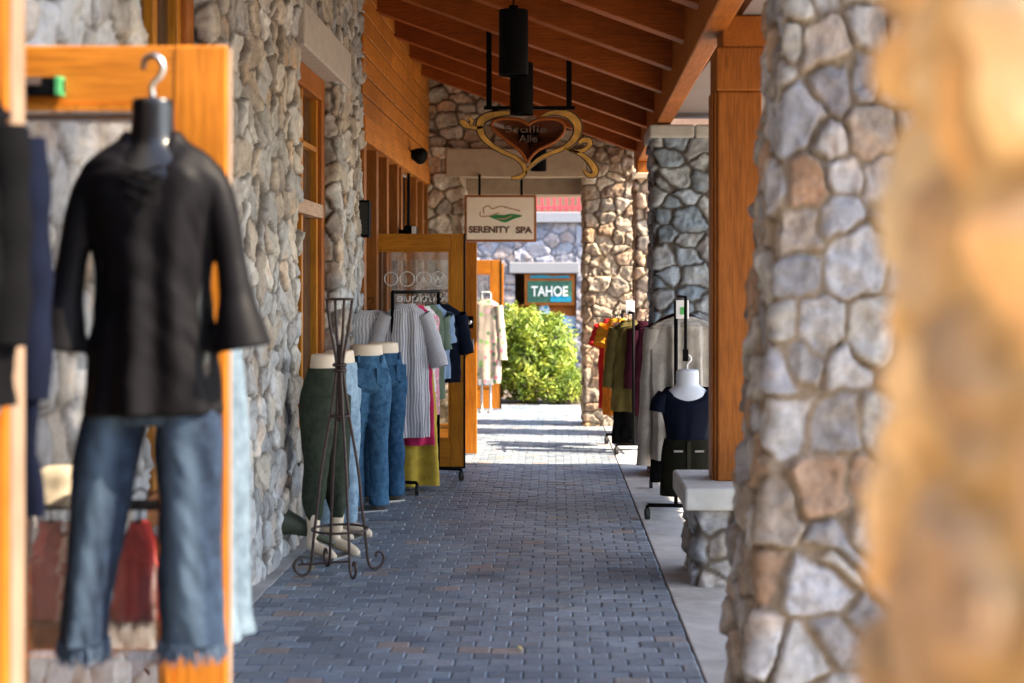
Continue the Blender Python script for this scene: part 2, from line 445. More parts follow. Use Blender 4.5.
class Stone:
    def __init__(s): s.V = []; s.Q = []; s.Cc = []; s.n = 0
    def sheet(s, path, z0, z1, res, pal, cw=.24, ch=.17, seed=1, relief=.045, mortar=(.30, .24, .17), joint=.012, closed=False,
              flip=1, corner=.05, batter=0, centre=None, u0=0, ztop=None, soft=.022, tilt=.22):
        pts = [Vector(p) for p in path]
        if closed: pts = pts + [pts[0]]
        # resample with rounded corners
        segs = []
        dens = []
        for i in range(len(pts) - 1):
            L = (pts[i + 1] - pts[i]).length; k = max(2, int(L / res))
            for j in range(k): dens.append(pts[i].lerp(pts[i + 1], j / k))
        dens.append(pts[-1])
        P = np.array([tuple(p) for p in dens]); k = max(1, int(corner / res))
        ker = np.ones(2 * k + 1) / (2 * k + 1)
        if closed: Pp = np.concatenate([P[-k - 1:-1], P, P[1:k + 1]])
        else: Pp = np.concatenate([2 * P[0] - P[k:0:-1], P, 2 * P[-1] - P[-2:-k - 2:-1]])
        P = np.stack([np.convolve(Pp[:, i], ker, 'valid') for i in (0, 1)], 1)
        T = np.gradient(P, axis=0)
        if closed: T[0] = T[-1] = (P[1] - P[-2])
        T /= np.linalg.norm(T, axis=1, keepdims=True)
        Nn = np.stack([T[:, 1], -T[:, 0]], 1) * flip
        u = np.concatenate([[0], np.cumsum(np.linalg.norm(np.diff(P, axis=0), axis=1))]) + u0
        nz = max(2, int((z1 - z0) / res)); zz = np.linspace(z0, z1, nz)
        U, Z = np.meshgrid(u, zz, indexing='ij')
        e, Kk, du, dv = stones(U, Z, cw, ch, seed)
        prof = np.clip((e - joint * .6) / soft, 0, 1); prof = prof * (2 - prof)
        h = relief * prof * (.45 + .75 * Kk[..., 0]) + prof * (du * (Kk[..., 1] - .5) + dv * (Kk[..., 2] - .5)) * tilt
        fa = np.abs(fbm(U * 8 + Kk[..., 1] * 40, Z * 8 + Kk[..., 2] * 40, seed + 12, 3))
        h = h + prof * (.030 * fbm(U * 9, Z * 9, seed) - .08 * fa) + .018 * fbm(U * 34, Z * 34, seed + 9, 3)
        pc = np.array(pal)[(Kk[..., 3] * len(pal)).astype(int) % len(pal)] * (.80 + .38 * Kk[..., 4])[..., None]
        blot = fbm(U * 6 + Kk[..., 0] * 50, Z * 6, seed + 20)
        pc = pc * (1 + .9 * blot)[..., None] * (1 + .5 * fbm(U * 45, Z * 45, seed + 50, 2))[..., None]
        rust = np.clip(fbm(U * 4, Z * 4, seed + 30) * 5 - .35, 0, 1)[..., None]
        pc = pc * (1 - .5 * rust) + .5 * rust * pc * np.array([1.35, .95, .62])
        mk = np.clip((e - joint * .7) / .010, 0, 1)[..., None]
        col = np.array(mortar) * (1 + .7 * fbm(U * 15, Z * 15, seed + 40))[..., None] * (1 - mk) + pc * mk
        base = np.repeat(P[:, None, :], nz, 1)
        if batter:
            c = np.array(centre); kx = 1 - batter * (Z - z0)
            base = c + (base - c) * kx[..., None]
        XY = base + Nn[:, None, :] * h[..., None]
        if ztop is not None: Z = np.minimum(Z, ztop(XY[..., 0]))
        s.V.append(np.concatenate([XY, Z[..., None]], 2).reshape(-1, 3)); s.Cc.append(np.clip(col, .01, .9).reshape(-1, 3))
        nu = len(u); I = np.arange(nu * nz).reshape(nu, nz) + s.n
        q = np.stack([I[:-1, :-1], I[1:, :-1], I[1:, 1:], I[:-1, 1:]], -1).reshape(-1, 4)
        s.Q.append(q if flip > 0 else q[:, ::-1]); s.n += nu * nz
        return s
    def build(s, name, parent=None, org=None, mat=None):
        V = np.concatenate(s.V); Q = np.concatenate(s.Q); col = np.concatenate(s.Cc)
        o0 = ORG[parent.name] if parent else Vector(org)
        me = bpy.data.meshes.new(name)
        me.vertices.add(len(V)); me.vertices.foreach_set('co', (V - np.array(o0)).ravel())
        me.loops.add(Q.size); me.loops.foreach_set('vertex_index', Q.ravel().astype(np.int32))
        me.polygons.add(len(Q)); me.polygons.foreach_set('loop_start', np.arange(0, Q.size, 4, dtype=np.int32))
        me.polygons.foreach_set('use_smooth', np.ones(len(Q), dtype=bool))
        me.update(calc_edges=True); me.validate()
        a = me.attributes.new('col', 'FLOAT_COLOR', 'POINT')
        a.data.foreach_set('color', np.concatenate([col, np.ones((len(col), 1))], 1).astype(np.float32).ravel())
        me.materials.append(mat or M['stone'])
        return link_mesh(name, me, parent, o0)


def rect(x0, x1, y0, y1): return [(x0, y1), (x0, y0), (x1, y0), (x1, y1)]   # runs left face, front face, right face, back


# ------------------------------------------------------------------ SETTING: ground, paving
def tilted(name, x0, x1, y0, y1, dz, mat, ny=1):
    m = MB()
    m.add([(x0, y0, g(y0) + dz), (x1, y0, g(y0) + dz), (x1, y1, g(y1) + dz), (x0, y1, g(y1) + dz)], [(0, 1, 2, 3)])
    o = m.build(name, mat, org=(0, 0, 0)); o['kind'] = 'structure'; return o


tilted('ground', -150, 150, -60, 300, -.045, plain('court_ground', (.34, .29, .225), .9, .2, 1.5, .2))


def slab(name, x0, x1, y0, y1, pitch, mat, dz=0):
    m = MB(); y = y0
    while y < y1 - .05:
        e = min(y + pitch, y1); m.tint = random.uniform(.9, 1.08)
        a, b = g(y) + dz, g(e) + dz
        m.add([(x0, y + .004, a - .06), (x1, y + .004, a - .06), (x1, e - .004, b - .06), (x0, e - .004, b - .06),
               (x0, y + .004, a), (x1, y + .004, a), (x1, e - .004, b), (x0, e - .004, b)],
              [(4, 5, 6, 7), (0, 1, 5, 4), (1, 2, 6, 5), (2, 3, 7, 6), (3, 0, 4, 7)])
        y = e
    o = m.build(name, mat, org=(0, 0, 0), bevel=.006); o['kind'] = 'structure'; return o


slab('concrete_edging', -1.70, -1.522, 1, 12.1, 1.5, M['concrete'])
slab('concrete_strip', .618, 1.75, 1.5, 19.5, 1.52, M['concrete'])


def pavers():
    PW, PL = .147, .103
    V = []; Q = []; Tn = []
    j = 0; y = 2.6; n = 0
    shades = [(.195, .240, .292), (.225, .268, .320), (.155, .190, .232), (.27, .262, .262), (.29, .25, .232), (.205, .245, .290), (.235, .268, .305)]  # tones cooled: bluish skylight put into the paver colours
    wts = [6, 5, 3, .8, .5, 6, 3]
    rg = random.Random(3)
    while y < 20.75:
        off = (j % 2) * .5 * PW + rg.uniform(-.006, .006)
        x = -1.52 - PW + off
        while x < .612:
            xa, xb = max(x, -1.52) + .0022, min(x + PW, .612) - .0022
            if xb - xa > .02:
                ya, yb = y + .0022 + rg.uniform(-.001, .001), y + PL - .0022 + rg.uniform(-.001, .001)
                dz = rg.uniform(-.0025, .0025); tx = rg.uniform(-.003, .003); ty = rg.uniform(-.003, .003); c = .007
                def zz(px, py): return g(py) + dz + tx * (1 if px > (xa + xb) / 2 else -1) * .5 + ty * (1 if py > y + PL / 2 else -1) * .5
                lo = [(xa, ya), (xb, ya), (xb, yb), (xa, yb)]; hi = [(xa + c, ya + c), (xb - c, ya + c), (xb - c, yb - c), (xa + c, yb - c)]
                V += [(p, q, g(q) - .04) for p, q in lo] + [(p, q, zz(p, q) - .005) for p, q in lo] + [(p, q, zz(p, q)) for p, q in hi]
                for k in range(4):
                    l = (k + 1) % 4
                    Q.append((n + k, n + l, n + 4 + l, n + 4 + k)); Q.append((n + 4 + k, n + 4 + l, n + 8 + l, n + 8 + k))
                Q.append((n + 8, n + 9, n + 10, n + 11))
                s = rg.choices(shades, wts)[0]; f = rg.uniform(.85, 1.15)
                Tn += [(s[0] * f, s[1] * f, s[2] * f, 1)] * 12; n += 12
            x += PW
        y += PL; j += 1
    me = bpy.data.meshes.new('paved_walkway'); me.from_pydata(V, [], Q); me.update()
    a = me.attributes.new('col', 'FLOAT_COLOR', 'POINT'); a.data.foreach_set('color', np.array(Tn, dtype=np.float32).ravel())
    k = NT('tumbled_pavers'); n1 = k.noise(60, 6, .7); n2 = k.noise(2.2, 4)
    c = k.mix(1, k.attr('col').outputs['Color'], k.ramp(n1, [(.3, (.7, .7, .7)), (.7, (1.25, 1.25, 1.25))]), 'MULTIPLY')
    c = k.mix(1, c, k.ramp(n2, [(.3, (.72, .72, .73)), (.7, (1.2, 1.18, 1.15))]), 'MULTIPLY')
    n4 = k.noise(9, 6, .75)
    c = k.mix(1, c, k.ramp(n4, [(.30, (.62, .60, .58)), (.40, (1, 1, 1))]), 'MULTIPLY')
    k.base(c); k.rough(.48); k.bump(n1, .35, .004)
    me.materials.append(k.m)
    o = link_mesh('paved_walkway', me, None, (0, 0, 0)); o['kind'] = 'structure'
    tilted('joint_sand', -1.52, .612, 2.6, 20.8, -.014, plain('dark_joint_sand', (.09, .085, .085), .95, .3, 60, .2))


pavers()

# ------------------------------------------------------------------ LEFT: the shop building
WX = -1.62
shop = thing('shop_building', 'long stone and cedar shop front with open glazed doors along left of covered walkway', 'shop building', (WX - .2, 8, g(8)))
st = Stone()
def wallseg(pts, z0, z1, res, seed, u0, **kw): st.sheet(pts, z0, z1, res, PAL_GREY, .17, .22, seed, .05, (.27, .23, .18), .011, flip=1, corner=.03, u0=u0, **kw)
# the path runs towards the camera so that its right-hand normal looks at the walkway (+x); flip keeps it outwards
RC = WX - .14
def seg(y1, y0, z0=-.3, z1=4.9, res=.014, seed=21, near_jamb=True, far_jamb=True):
    p = []
    if near_jamb: p.append((RC, y0))
    p += [(WX, y0), (WX, y1)]
    if far_jamb: p.append((RC, y1))
    st.sheet(p, z0, z1, res, PAL_GREY, .19, .19, seed, .036, (.10, .085, .07), .005, flip=1, corner=.035, u0=y0, soft=.012, tilt=.34)  # mortar darkened to paint the shadow in the gaps between stones
seg(2.9, 1.4, res=.03); seg(5.62, 3.95, res=.02); seg(9.02, 6.76, seed=22); seg(12.0, 10.62, seed=23)
seg(6.76, 5.62, -.3, .42, .02, near_jamb=False, far_jamb=False); seg(6.76, 5.62, 3.33, 4.9, .02, near_jamb=False, far_jamb=False)
seg(10.62, 9.02, -.3, .42, .016, near_jamb=False, far_jamb=False); seg(10.62, 9.02, 3.33, 4.9, .016, near_jamb=False, far_jamb=False)
st.build('stone_wall', shop)
m = MB(); m.box(WX - .10, WX + .055, 8.98, 11.05, 3.05, 3.33); m.build('lintel', M['lintel'], shop, bevel=.012)
m = MB(); m.box(WX - .10, WX + .055, 5.4, 6.9, 3.05, 3.33); m.build('lintel', M['lintel'], shop, bevel=.012)


def window(y0, y1):
    fx = RC + .01
    f = MB()
    z0, z1 = .50, 3.05
    for a, b in ((y0, y0 + .13), (y1 - .13, y1)): f.box(fx - .08, fx + .05, a, b, z0, z1)
    f.box(fx - .08, fx + .05, y0 + .13, y1 - .13, z1 - .16, z1); f.box(fx - .08, fx + .05, y0 + .13, y1 - .13, z0, z0 + .14)
    fr = f.build('window', M['frame'], shop, bevel=.008)
    t = MB(); t.box(fx - .06, fx + .06, y0 + .13, y1 - .13, 2.02, 2.12); t.build('rail', wood('rail_wood', (.42, .26, .17), (.5, .34, .24), 'y'), fr, bevel=.005)
    q = MB()
    for a in (y0 + .13, (y0 + y1) / 2 - .03, y1 - .19): q.box(fx - .05, fx + .02, a, a + .06, z0 + .14, 2.02); q.box(fx - .05, fx + .02, a, a + .06, 2.12, z1 - .16)
    q.box(fx - .05, fx + .02, y0 + .19, y1 - .19, 2.5, 2.54)
    q.build('sash', M['door_dk'], fr, bevel=.005)
    p = MB(); p.box(fx - .03, fx - .024, y0 + .13, y1 - .13, z0 + .1, z1 - .1); p.build('pane', M['glass_dark'], fr)
    s = MB(); s.box(fx - .1, WX + .07, y0 - .03, y1 + .03, .405, .50); s.build('sill', M['lintel'], fr, bevel=.01)


window(9.04, 10.60); window(5.64, 6.74)
# cedar siding above the storefront
SX = -1.585
m = MB(); z = 2.96
while z < 4.9:
    y = 11.9
    while y < 17.4:
        e = min(y + random.choice((1.2, 1.9, 2.6)), 17.4); m.tint = random.uniform(.78, 1.15)
        m.box(SX - .05, SX + random.uniform(-.002, .002), y + .001, e - .001, z + .009, z + .163); y = e
    z += .172
m.tint = .25; m.box(SX - .08, SX - .012, 11.9, 17.4, 2.96, 4.9)
for p in m.v: p.x += .014 * (p.y - 12)
m.build('cedar_siding', M['siding'], shop, bevel=.007)
m = MB(); m.box(SX - .1, SX + .02, 11.9, 17.4, 2.74, 2.955)
for p in m.v: p.x += .014 * (p.y - 12)
m.build('header_board', M['siding'], shop, bevel=.006)
for y in (12.02, 12.78, 13.5, 14.3, 14.62, 16.0, 16.7, 17.26):
    m = MB(); m.tint = random.uniform(.75, 1.05); m.box(SX - .14, SX - .01, y, y + .13, g(y), 2.74)
    for p in m.v: p.x += .014 * (p.y - 12)
    m.build('storefront_post', M['frame'], shop, bevel=.006)
m = MB(); m.box(SX - .10, SX - .092, 12.0, 17.3, .3, 2.74); m.build('storefront_pane', M['glass_dark'], shop)
m = MB(); m.box(SX - .14, SX - .03, 12.0, 17.3, -.3, .3); m.build('stall_riser', M['frame'], shop)
# dim rooms behind the openings and the roofed body of the building
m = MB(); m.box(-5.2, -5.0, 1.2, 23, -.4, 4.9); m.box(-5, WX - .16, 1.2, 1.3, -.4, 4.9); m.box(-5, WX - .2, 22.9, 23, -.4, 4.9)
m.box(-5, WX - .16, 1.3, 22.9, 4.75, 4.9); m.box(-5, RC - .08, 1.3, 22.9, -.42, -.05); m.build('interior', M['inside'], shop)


def door_leaf(parent, hx, ex, Y, z0, z1, face, face_x, stile=.145, top=.16, bot=.28, t=.045, pane=True, lock=None, handle=None):
    """an open leaf standing across the walk from hinge x to free edge x"""
    d = MB(); s = stile
    d.box(hx, hx + s, Y, Y + t, z0, z1); d.box(ex - s, ex, Y, Y + t, z0, z1)
    o = d.build('door', face, parent, bevel=.006)
    for za, zb in ((z1 - top, z1 - .001), (z0 + .001, z0 + bot)):
        q = MB(); q.box(hx + s - .001, ex - s + .001, Y + .002, Y + t - .002, za, zb); q.build('door_rail', face_x, o, bevel=.005)
    b = MB()
    for xa, xb, za, zb in ((hx + s, hx + s + .018, z0 + bot, z1 - top), (ex - s - .018, ex - s, z0 + bot, z1 - top)): b.box(xa, xb, Y - .004, Y + .006, za, zb)
    b.box(hx + s + .018, ex - s - .018, Y - .004, Y + .006, z1 - top - .018, z1 - top); b.box(hx + s + .018, ex - s - .018, Y - .004, Y + .006, z0 + bot, z0 + bot + .018)
    b.build('glazing_bead', face, o)
    if pane:
        p = MB(); p.box(hx + s, ex - s, Y + t / 2 - .003, Y + t / 2 + .003, z0 + bot, z1 - top); p.build('glass_pane', M['glass'], o)
    if handle is not None:
        h = MB(); hxp = ex - .045; h.tube([(hxp, Y, handle - .1), (hxp, Y - .05, handle - .1), (hxp, Y - .05, handle + .1), (hxp, Y, handle + .1)], .009)
        h.build('handle', M['steel'], o, smooth=True)
    return o


# near pair of leaves
d_near = door_leaf(shop, -1.9, -1.15, 3.0, .01, 2.25, M['door'], M['door_x'], bot=.3, t=.085)
m = MB(); x = -1.165
m.tube([(x, 2.98, 1.53), (x + .03, 2.95, 1.50), (x + .045, 2.94, 1.40), (x + .03, 2.94, 1.32), (x - .02, 2.98, 1.24)], .009, smooth=6); m.build('handle', M['chrome'], d_near, smooth=True)
d_fg = door_leaf(shop, -1.78, -.880, 3.84, .0, 2.185, M['door'], M['door_x'])
m = MB(); m.box(-1.56, -1.315, 3.805, 3.838, 2.045, 2.095); a = m.build('latch_bar', M['black'], d_fg, bevel=.006)
m = MB(); m.box(-1.335, -1.315, 3.802, 3.839, 2.044, 2.096); m.build('green_end_cap', plain('green_plastic', (.06, .30, .10), .5), a, bevel=.004)
m = MB(); m.box(-1.56, -1.37, 3.80, 3.806, 2.072, 2.094); m.build('steel_plate', M['steel'], a)
m = MB(); m.box(-1.62, -1.15, 3.875, 3.90, 1.985, 2.005); m.build('closer_arm', M['white'], d_fg)
EDGE_W = wood('sunlit_door_edge', (.20, .135, .095), (.27, .19, .135), 'z')  # pale strips added on leaf edges, sunlight put into their colour
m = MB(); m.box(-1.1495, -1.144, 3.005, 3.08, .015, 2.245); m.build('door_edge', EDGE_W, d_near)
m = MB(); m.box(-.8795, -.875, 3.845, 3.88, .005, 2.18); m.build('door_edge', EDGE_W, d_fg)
# boutique leaf, lock leaf and the leaves farther on
d_b = door_leaf(shop, -1.74, -.815, 13.0, g(13) + .012, 2.0, M['door_dk'], M['door_dkx'], stile=.125, top=.15, bot=.25, handle=1.06)
m = MB(); m.box(-.815, -.803, 12.995, 13.05, g(13) + .012, 2.0); m.box(-1.74, -.803, 12.997, 13.05, g(13) - .01, g(13) + .012); m.build('weather_strip', M['black'], d_b)
GW = plain('white_vinyl', (.85, .85, .85), .6, .02, 10, 0)
yb = 13.0 + .015
for k, (px, r) in enumerate(((391, 6.6), (407, 7.2), (423.5, 7.2), (438, 7.2))):
    c = at(px, 279, yb); rr = r * yb / F
    m = MB(); m.tube([(c.x + rr * math.cos(t / 12 * math.pi), yb, c.z + rr * math.sin(t / 12 * math.pi)) for t in range(25)], .0055, 6); m.build('lettering_ring', GW, d_b)
text('lettering', 'A', GW, d_b, at(423.5, 280, yb - .004), .065, mirror=True, ext=.001, bold=.01)
text('lettering', 'W', GW, d_b, at(438, 280, yb - .004), .065, mirror=True, ext=.001, bold=.01)
text('lettering', 'boutique', GW, d_b, at(424, 299, yb - .004), .10, .50, mirror=True, ext=.001, bold=.01)
d_l = door_leaf(shop, -1.74, -.755, 14.1, g(14.1) + .012, 1.955, M['door'], M['door_x'], stile=.13)
m = MB(); c = at(470, 322, 14.1); m.box(c.x - .035, c.x + .035, 14.05, 14.098, c.z - .06, c.z + .06); lk = m.build('lock_case', M['black'], d_l, bevel=.006)
m = MB(); m.disc((c.x, 14.045, c.z), (0, 1, 0), .022, .02); m.build('cylinder', M['steel'], lk, smooth=True)
m = MB(); c = at(471, 344, 14.1); m.box(c.x - .03, c.x + .03, 14.07, 14.098, c.z - .05, c.z + .05); lk = m.build('lever_plate', M['chrome'], d_l, bevel=.006)
m = MB(); m.tube([(c.x, 14.07, c.z), (c.x, 14.03, c.z), (c.x - .07, 14.03, c.z - .005)], .01); m.build('lever', M['steel'], lk, smooth=True)
d_3 = door_leaf(shop, -1.70, -.735, 19.9, g(19.9) + .012, 1.875, M['door'], M['door_x'], stile=.13, top=.17, bot=.3, handle=.75)
m = MB(); m.box(-.735, -.722, 19.895, 19.95, g(19.9) + .01, 1.875); m.build('weather_strip', M['black'], d_3)
d_4 = door_leaf(shop, -1.70, -.77, 22.2, g(22.2) + .012, 1.86, M['door'], M['door_x'], stile=.13)

# ------------------------------------------------------------------ timber roof over the walk
roof = thing('timber_roof', 'brown timber walkway roof of sloping rafters on a long edge beam', 'roof', (0, 10, 3.0))
SL = (3.97 - 3.09) / (.91 + 1.54)
def rz(x): return 3.09 + SL * (.91 - x)
for y in (4.6, 5.75, 6.98, 8.05, 9.18, 10.33, 11.52, 12.74, 14.0, 15.25, 16.45):
    m = MB(); m.tint = random.uniform(.9, 1.08)
    x0, x1, h, t = -1.75, .715 + .016 * y, .30, .15
    m.add([(x0, y, rz(x0)), (x1, y, rz(x1)), (x1, y + t, rz(x1)), (x0, y + t, rz(x0)), (x0, y, rz(x0) + h), (x1, y, rz(x1) + h), (x1, y + t, rz(x1) + h), (x0, y + t, rz(x0) + h)],
          [(0, 3, 2, 1), (4, 5, 6, 7), (0, 1, 5, 4), (1, 2, 6, 5), (2, 3, 7, 6), (3, 0, 4, 7)])
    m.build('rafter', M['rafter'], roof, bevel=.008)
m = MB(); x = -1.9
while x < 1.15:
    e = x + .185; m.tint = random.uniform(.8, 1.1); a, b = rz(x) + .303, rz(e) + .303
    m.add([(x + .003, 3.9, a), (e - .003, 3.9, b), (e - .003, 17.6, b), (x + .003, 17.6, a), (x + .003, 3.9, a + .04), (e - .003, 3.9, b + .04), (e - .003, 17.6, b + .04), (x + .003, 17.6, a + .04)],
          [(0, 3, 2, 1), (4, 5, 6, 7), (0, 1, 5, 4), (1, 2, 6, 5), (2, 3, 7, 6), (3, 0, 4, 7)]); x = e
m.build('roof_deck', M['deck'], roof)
m = MB(); m.add([(-1.95, 3.85, rz(-1.95) + .36), (1.25, 3.85, rz(1.25) + .36), (1.25, 17.75, rz(1.25) + .36), (-1.95, 17.75, rz(-1.95) + .36),
                 (-1.95, 3.85, rz(-1.95) + .42), (1.25, 3.85, rz(1.25) + .42), (1.25, 17.75, rz(1.25) + .42), (-1.95, 17.75, rz(-1.95) + .42)],
                [(0, 3, 2, 1), (4, 5, 6, 7), (0, 1, 5, 4), (1, 2, 6, 5), (2, 3, 7, 6), (3, 0, 4, 7)]); m.build('roofing', M['black'], roof)
m = MB(); m.box(.70, .83, 4.3, 17.2, 2.93, 3.38)
for p in m.v: p.x += .016 * p.y
m.build('edge_beam', M['beam'], roof, bevel=.012)
m = MB(); m.box(1.04, 3.6, 3.9, 12.75, 3.02, 3.12); m.build('soffit', M['soffit'], roof)
m = MB(); m.box(3.6, 3.68, 3.9, 12.75, 2.9, 3.4); m.build('fascia', M['beam'], roof, bevel=.01)

# unseen canopy and wall added behind the camera to dim the rafters and foreground
m = MB(); a, b = rz(-1.9) + .3, rz(1.2) + .3
m.add([(-1.9, -9, a), (1.2, -9, b), (1.2, -.9, b), (-1.9, -.9, a), (-1.9, -9, a + .06), (1.2, -9, b + .06), (1.2, -.9, b + .06), (-1.9, -.9, a + .06)],
      [(0, 3, 2, 1), (4, 5, 6, 7), (0, 1, 5, 4), (1, 2, 6, 5), (2, 3, 7, 6), (3, 0, 4, 7)]); m.build('roof_deck', M['deck'], roof)
m = MB(); m.box(-4, 9, -9.4, -9.0, -.3, 6.5); m.box(-2.1, -1.9, -9, 1.2, -.3, 5.2)
tag(m.build('rear_sky_blocker', plain('rear_blocker_stone', (.26, .24, .21), .9, .3, 4, .3)), 'unseen wall added behind the viewpoint to block low sky', 'wall')

# ------------------------------------------------------------------ right-hand supports
# very near pillar, soft in the lens
bp = Stone(); bp.sheet(rect(.333, 1.0, 1.08, 1.38), -.1, 3.4, .011, PAL_SUNLIT, .12, .15, 43, .05, (.52, .35, .17), .009, closed=True, flip=1, corner=.06, batter=.006, centre=(.68, 1.25))
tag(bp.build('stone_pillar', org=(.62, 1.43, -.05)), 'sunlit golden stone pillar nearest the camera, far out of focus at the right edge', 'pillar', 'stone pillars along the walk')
pp = Stone(); pp.sheet(rect(.645, 1.46, 4.62, 5.32), -.12, 3.25, .011, PAL_PIER, .205, .165, 52, .036, (.19, .145, .10), .008, closed=True, flip=1, corner=.025, soft=.012, tilt=.3, batter=.13, centre=(1.08, 4.97))
tag(pp.build('stone_pillar', org=(1, 4.97, -.05)), 'battered fieldstone pillar with brown mortar right of the timber post', 'pillar', 'stone pillars along the walk')

# post on plinth
ps = thing('porch_post', 'square orange timber post standing on a low stone plinth', 'post', (.95, 7.9, g(7.9)))
s = Stone(); s.sheet(rect(.775, 1.30, 7.64, 8.25), -.2, .335, .012, [(.30, .32, .35), (.35, .36, .37), (.26, .28, .31), (.32, .30, .28)], .22, .17, 61, .026, (.09, .075, .06), .009, soft=.02, closed=True, flip=1, corner=.04); s.build('plinth', ps)
m = MB(); m.box(.70, 1.35, 7.55, 8.32, .335, .455); m.build('plinth_cap', M['cap'], ps, bevel=.015)
m = MB(); m.box(.905, 1.15, 7.82, 8.07, .455, 2.60); m.build('post', M['post'], ps, bevel=.01)
m = MB(); m.box(.890, .904, 7.84, 8.05, .455, 2.60); m.box(.878, .889, 7.86, 8.03, .455, 2.60); m.build('post_trim', M['post'], ps, bevel=.004)
m = MB(); m.box(.895, 1.17, 7.79, 8.10, 2.60, 2.84); m.build('post_head', M['post'], ps, bevel=.01)
m = MB(); m.box(.93, 3.6, 7.80, 8.08, 2.84, 3.015); m.build('cross_beam', M['beam'], roof, bevel=.01)

cl = thing('stone_column', 'fieldstone column tinted blue as by skylight with a flat capstone behind the clothes rack', 'column', (1.2, 12.6, g(12.6)))
s = Stone(); s.sheet(rect(.885, 1.60, 12.3, 12.95), -.25, 2.80, .014, PAL_SKYLIT, .25, .17, 72, .036, (.06, .055, .05), .009, soft=.022, closed=True, flip=1, corner=.05); s.build('column_shaft', cl)
m = MB(); m.box(.83, 1.22, 12.24, 13.01, 2.80, 2.915); m.box(1.224, 1.66, 12.24, 13.01, 2.80, 2.915); m.build('capstone', M['cap'], cl, bevel=.02)

pr = thing('stone_pier', 'narrow warm stone pier under the far end of the edge beam', 'pier', (1.1, 16.3, g(16.3)))
s = Stone(); s.sheet(rect(.94, 1.32, 16.0, 16.6), -.3, 2.72, .018, PAL_WARM, .22, .16, 81, .03, (.11, .08, .05), .009, soft=.018, closed=True, flip=1, corner=.05); s.build('pier_shaft', pr)
m = MB(); m.box(.88, 1.38, 15.94, 16.66, 2.72, 2.79); m.build('pier_cap', M['lintel_tan'], pr, bevel=.012)
m = MB(); m.box(.95, 1.15, 16.1, 16.35, 2.79, 2.93); m.box(.95, 1.15, 16.2, 16.4, 2.85, 3.0); m.build('post_stub', M['post'], pr, bevel=.01)

# far stone portal
po = thing('stone_portal', 'warm fieldstone gateway with a tan lintel closing the walkway', 'portal', (-.3, 17.5, g(17.5)))
s = Stone()
kw = dict(relief=.028, mortar=(.17, .12, .075), joint=.006, closed=True, flip=1, corner=.03, soft=.015)
s.sheet(rect(-1.62, -1.10, 17.3, 17.85), -.35, 3.2, .018, PAL_WARM, .24, .17, 91, **kw); s.sheet(rect(.38, .99, 17.3, 17.9), -.35, 3.3, .014, PAL_WARM, .20, .16, 92, **kw)
s.build('portal_column', po)
s = Stone(); s.sheet([(-1.62, 17.36), (1.1, 17.36)], 3.17, 4.9, .018, PAL_WARM, .24, .15, 93, .028, (.10, .07, .045), .009, flip=1, soft=.016, ztop=lambda x: rz(x) + .3)
s.build('gable', po)
m = MB(); m.box(-1.6, 1.1, 17.42, 17.8, 3.2, 3.3); m.build('gable_core', M['inside'], po)
m = MB(); m.box(-1.30, .40, 17.27, 17.5, 2.84, 3.185); m.build('lintel', M['lintel_tan'], po, bevel=.012)
m = MB(); m.box(-1.16, .44, 17.86, 18.4, 2.66, 3.2); m.build('lintel', M['lintel_tan'], po, bevel=.012)

# ------------------------------------------------------------------ beyond the portal: court and shops
cs = thing('far_shop', 'pale stone shop across the sunny court with a grey lintel', 'shop', (0, 28.3, g(28)))
s = Stone(); kw = dict(relief=.04, mortar=(.12, .12, .14), joint=.011, soft=.02)
s.sheet([(-7, 28), (-.75, 28)], -.5, 2.74, .03, PAL_FAR, .33, .26, 101, flip=1, corner=.05, **kw)
s.sheet([(.46, 28), (7, 28)], -.5, 2.74, .03, PAL_FAR, .33, .26, 102, flip=1, corner=.05, **kw)
s.sheet([(-.75, 28), (.46, 28)], 1.97, 2.74, .025, PAL_FAR, .33, .26, 103, flip=1, corner=.05, **kw)
s.build('stone_wall', cs)
m = MB(); m.box(-.86, .52, 27.9, 28.3, 1.75, 1.965); m.build('lintel', plain('pale_lintel', (.27, .265, .27), .8, .06), cs, bevel=.015)
m = MB(); m.box(-7, 7, 27.88, 28.3, 2.745, 2.95); m.build('parapet', plain('pale_band', (.27, .27, .29), .8, .06), cs, bevel=.015)
m = MB(); m.box(-7, 7, 31.8, 32, -.5, 6); m.box(-7, 7, 28.4, 31.8, 2.75, 2.9); m.box(-2.5, -2.4, 28.3, 32, -.5, 2.7); m.box(2.4, 2.5, 28.3, 32, -.5, 2.7); m.build('interior', plain('brown_interior', (.22, .13, .08), .8, .3, 3, .0), cs)
m = MB(); m.box(-.1, .46, 28.2, 28.35, .9, 1.27); m.build('cross_beam', M['beam'], cs, bevel=.01)
door_leaf(cs, -.78, -.33, 28.45, -.3, 1.13, M['door'], M['door_x'], stile=.08, top=.1)
m = MB(); m.box(-.20, -.09, 28.22, 28.34, -.4, .9); m.build('post', M['post'], cs)
rl = MB(); rr = random.Random(2)
for i in range(50):
    x = -3 + i * .12; rl.box(x, x + .05, 28.0, 28.03, 2.96, 3.75)
rl.box(-3, 3, 27.99, 28.04, 3.02, 3.07); rl.box(-3, 3, 27.99, 28.04, 3.6, 3.66)
tag(rl.build('balcony_railing', plain('red_paint', (.55, .06, .07), .5, .15)), 'red slatted railing on top of the pale stone shop', 'railing')
sg = thing('shop_sign', 'green and teal painted shop sign hanging in the opening of the far stone shop', 'sign', (0, 27.98, .9))
m = MB(); m.box(-.56, .43, 28.02, 28.06, 1.12, 1.74); m.build('sign_frame', M['beam'], sg, bevel=.008)
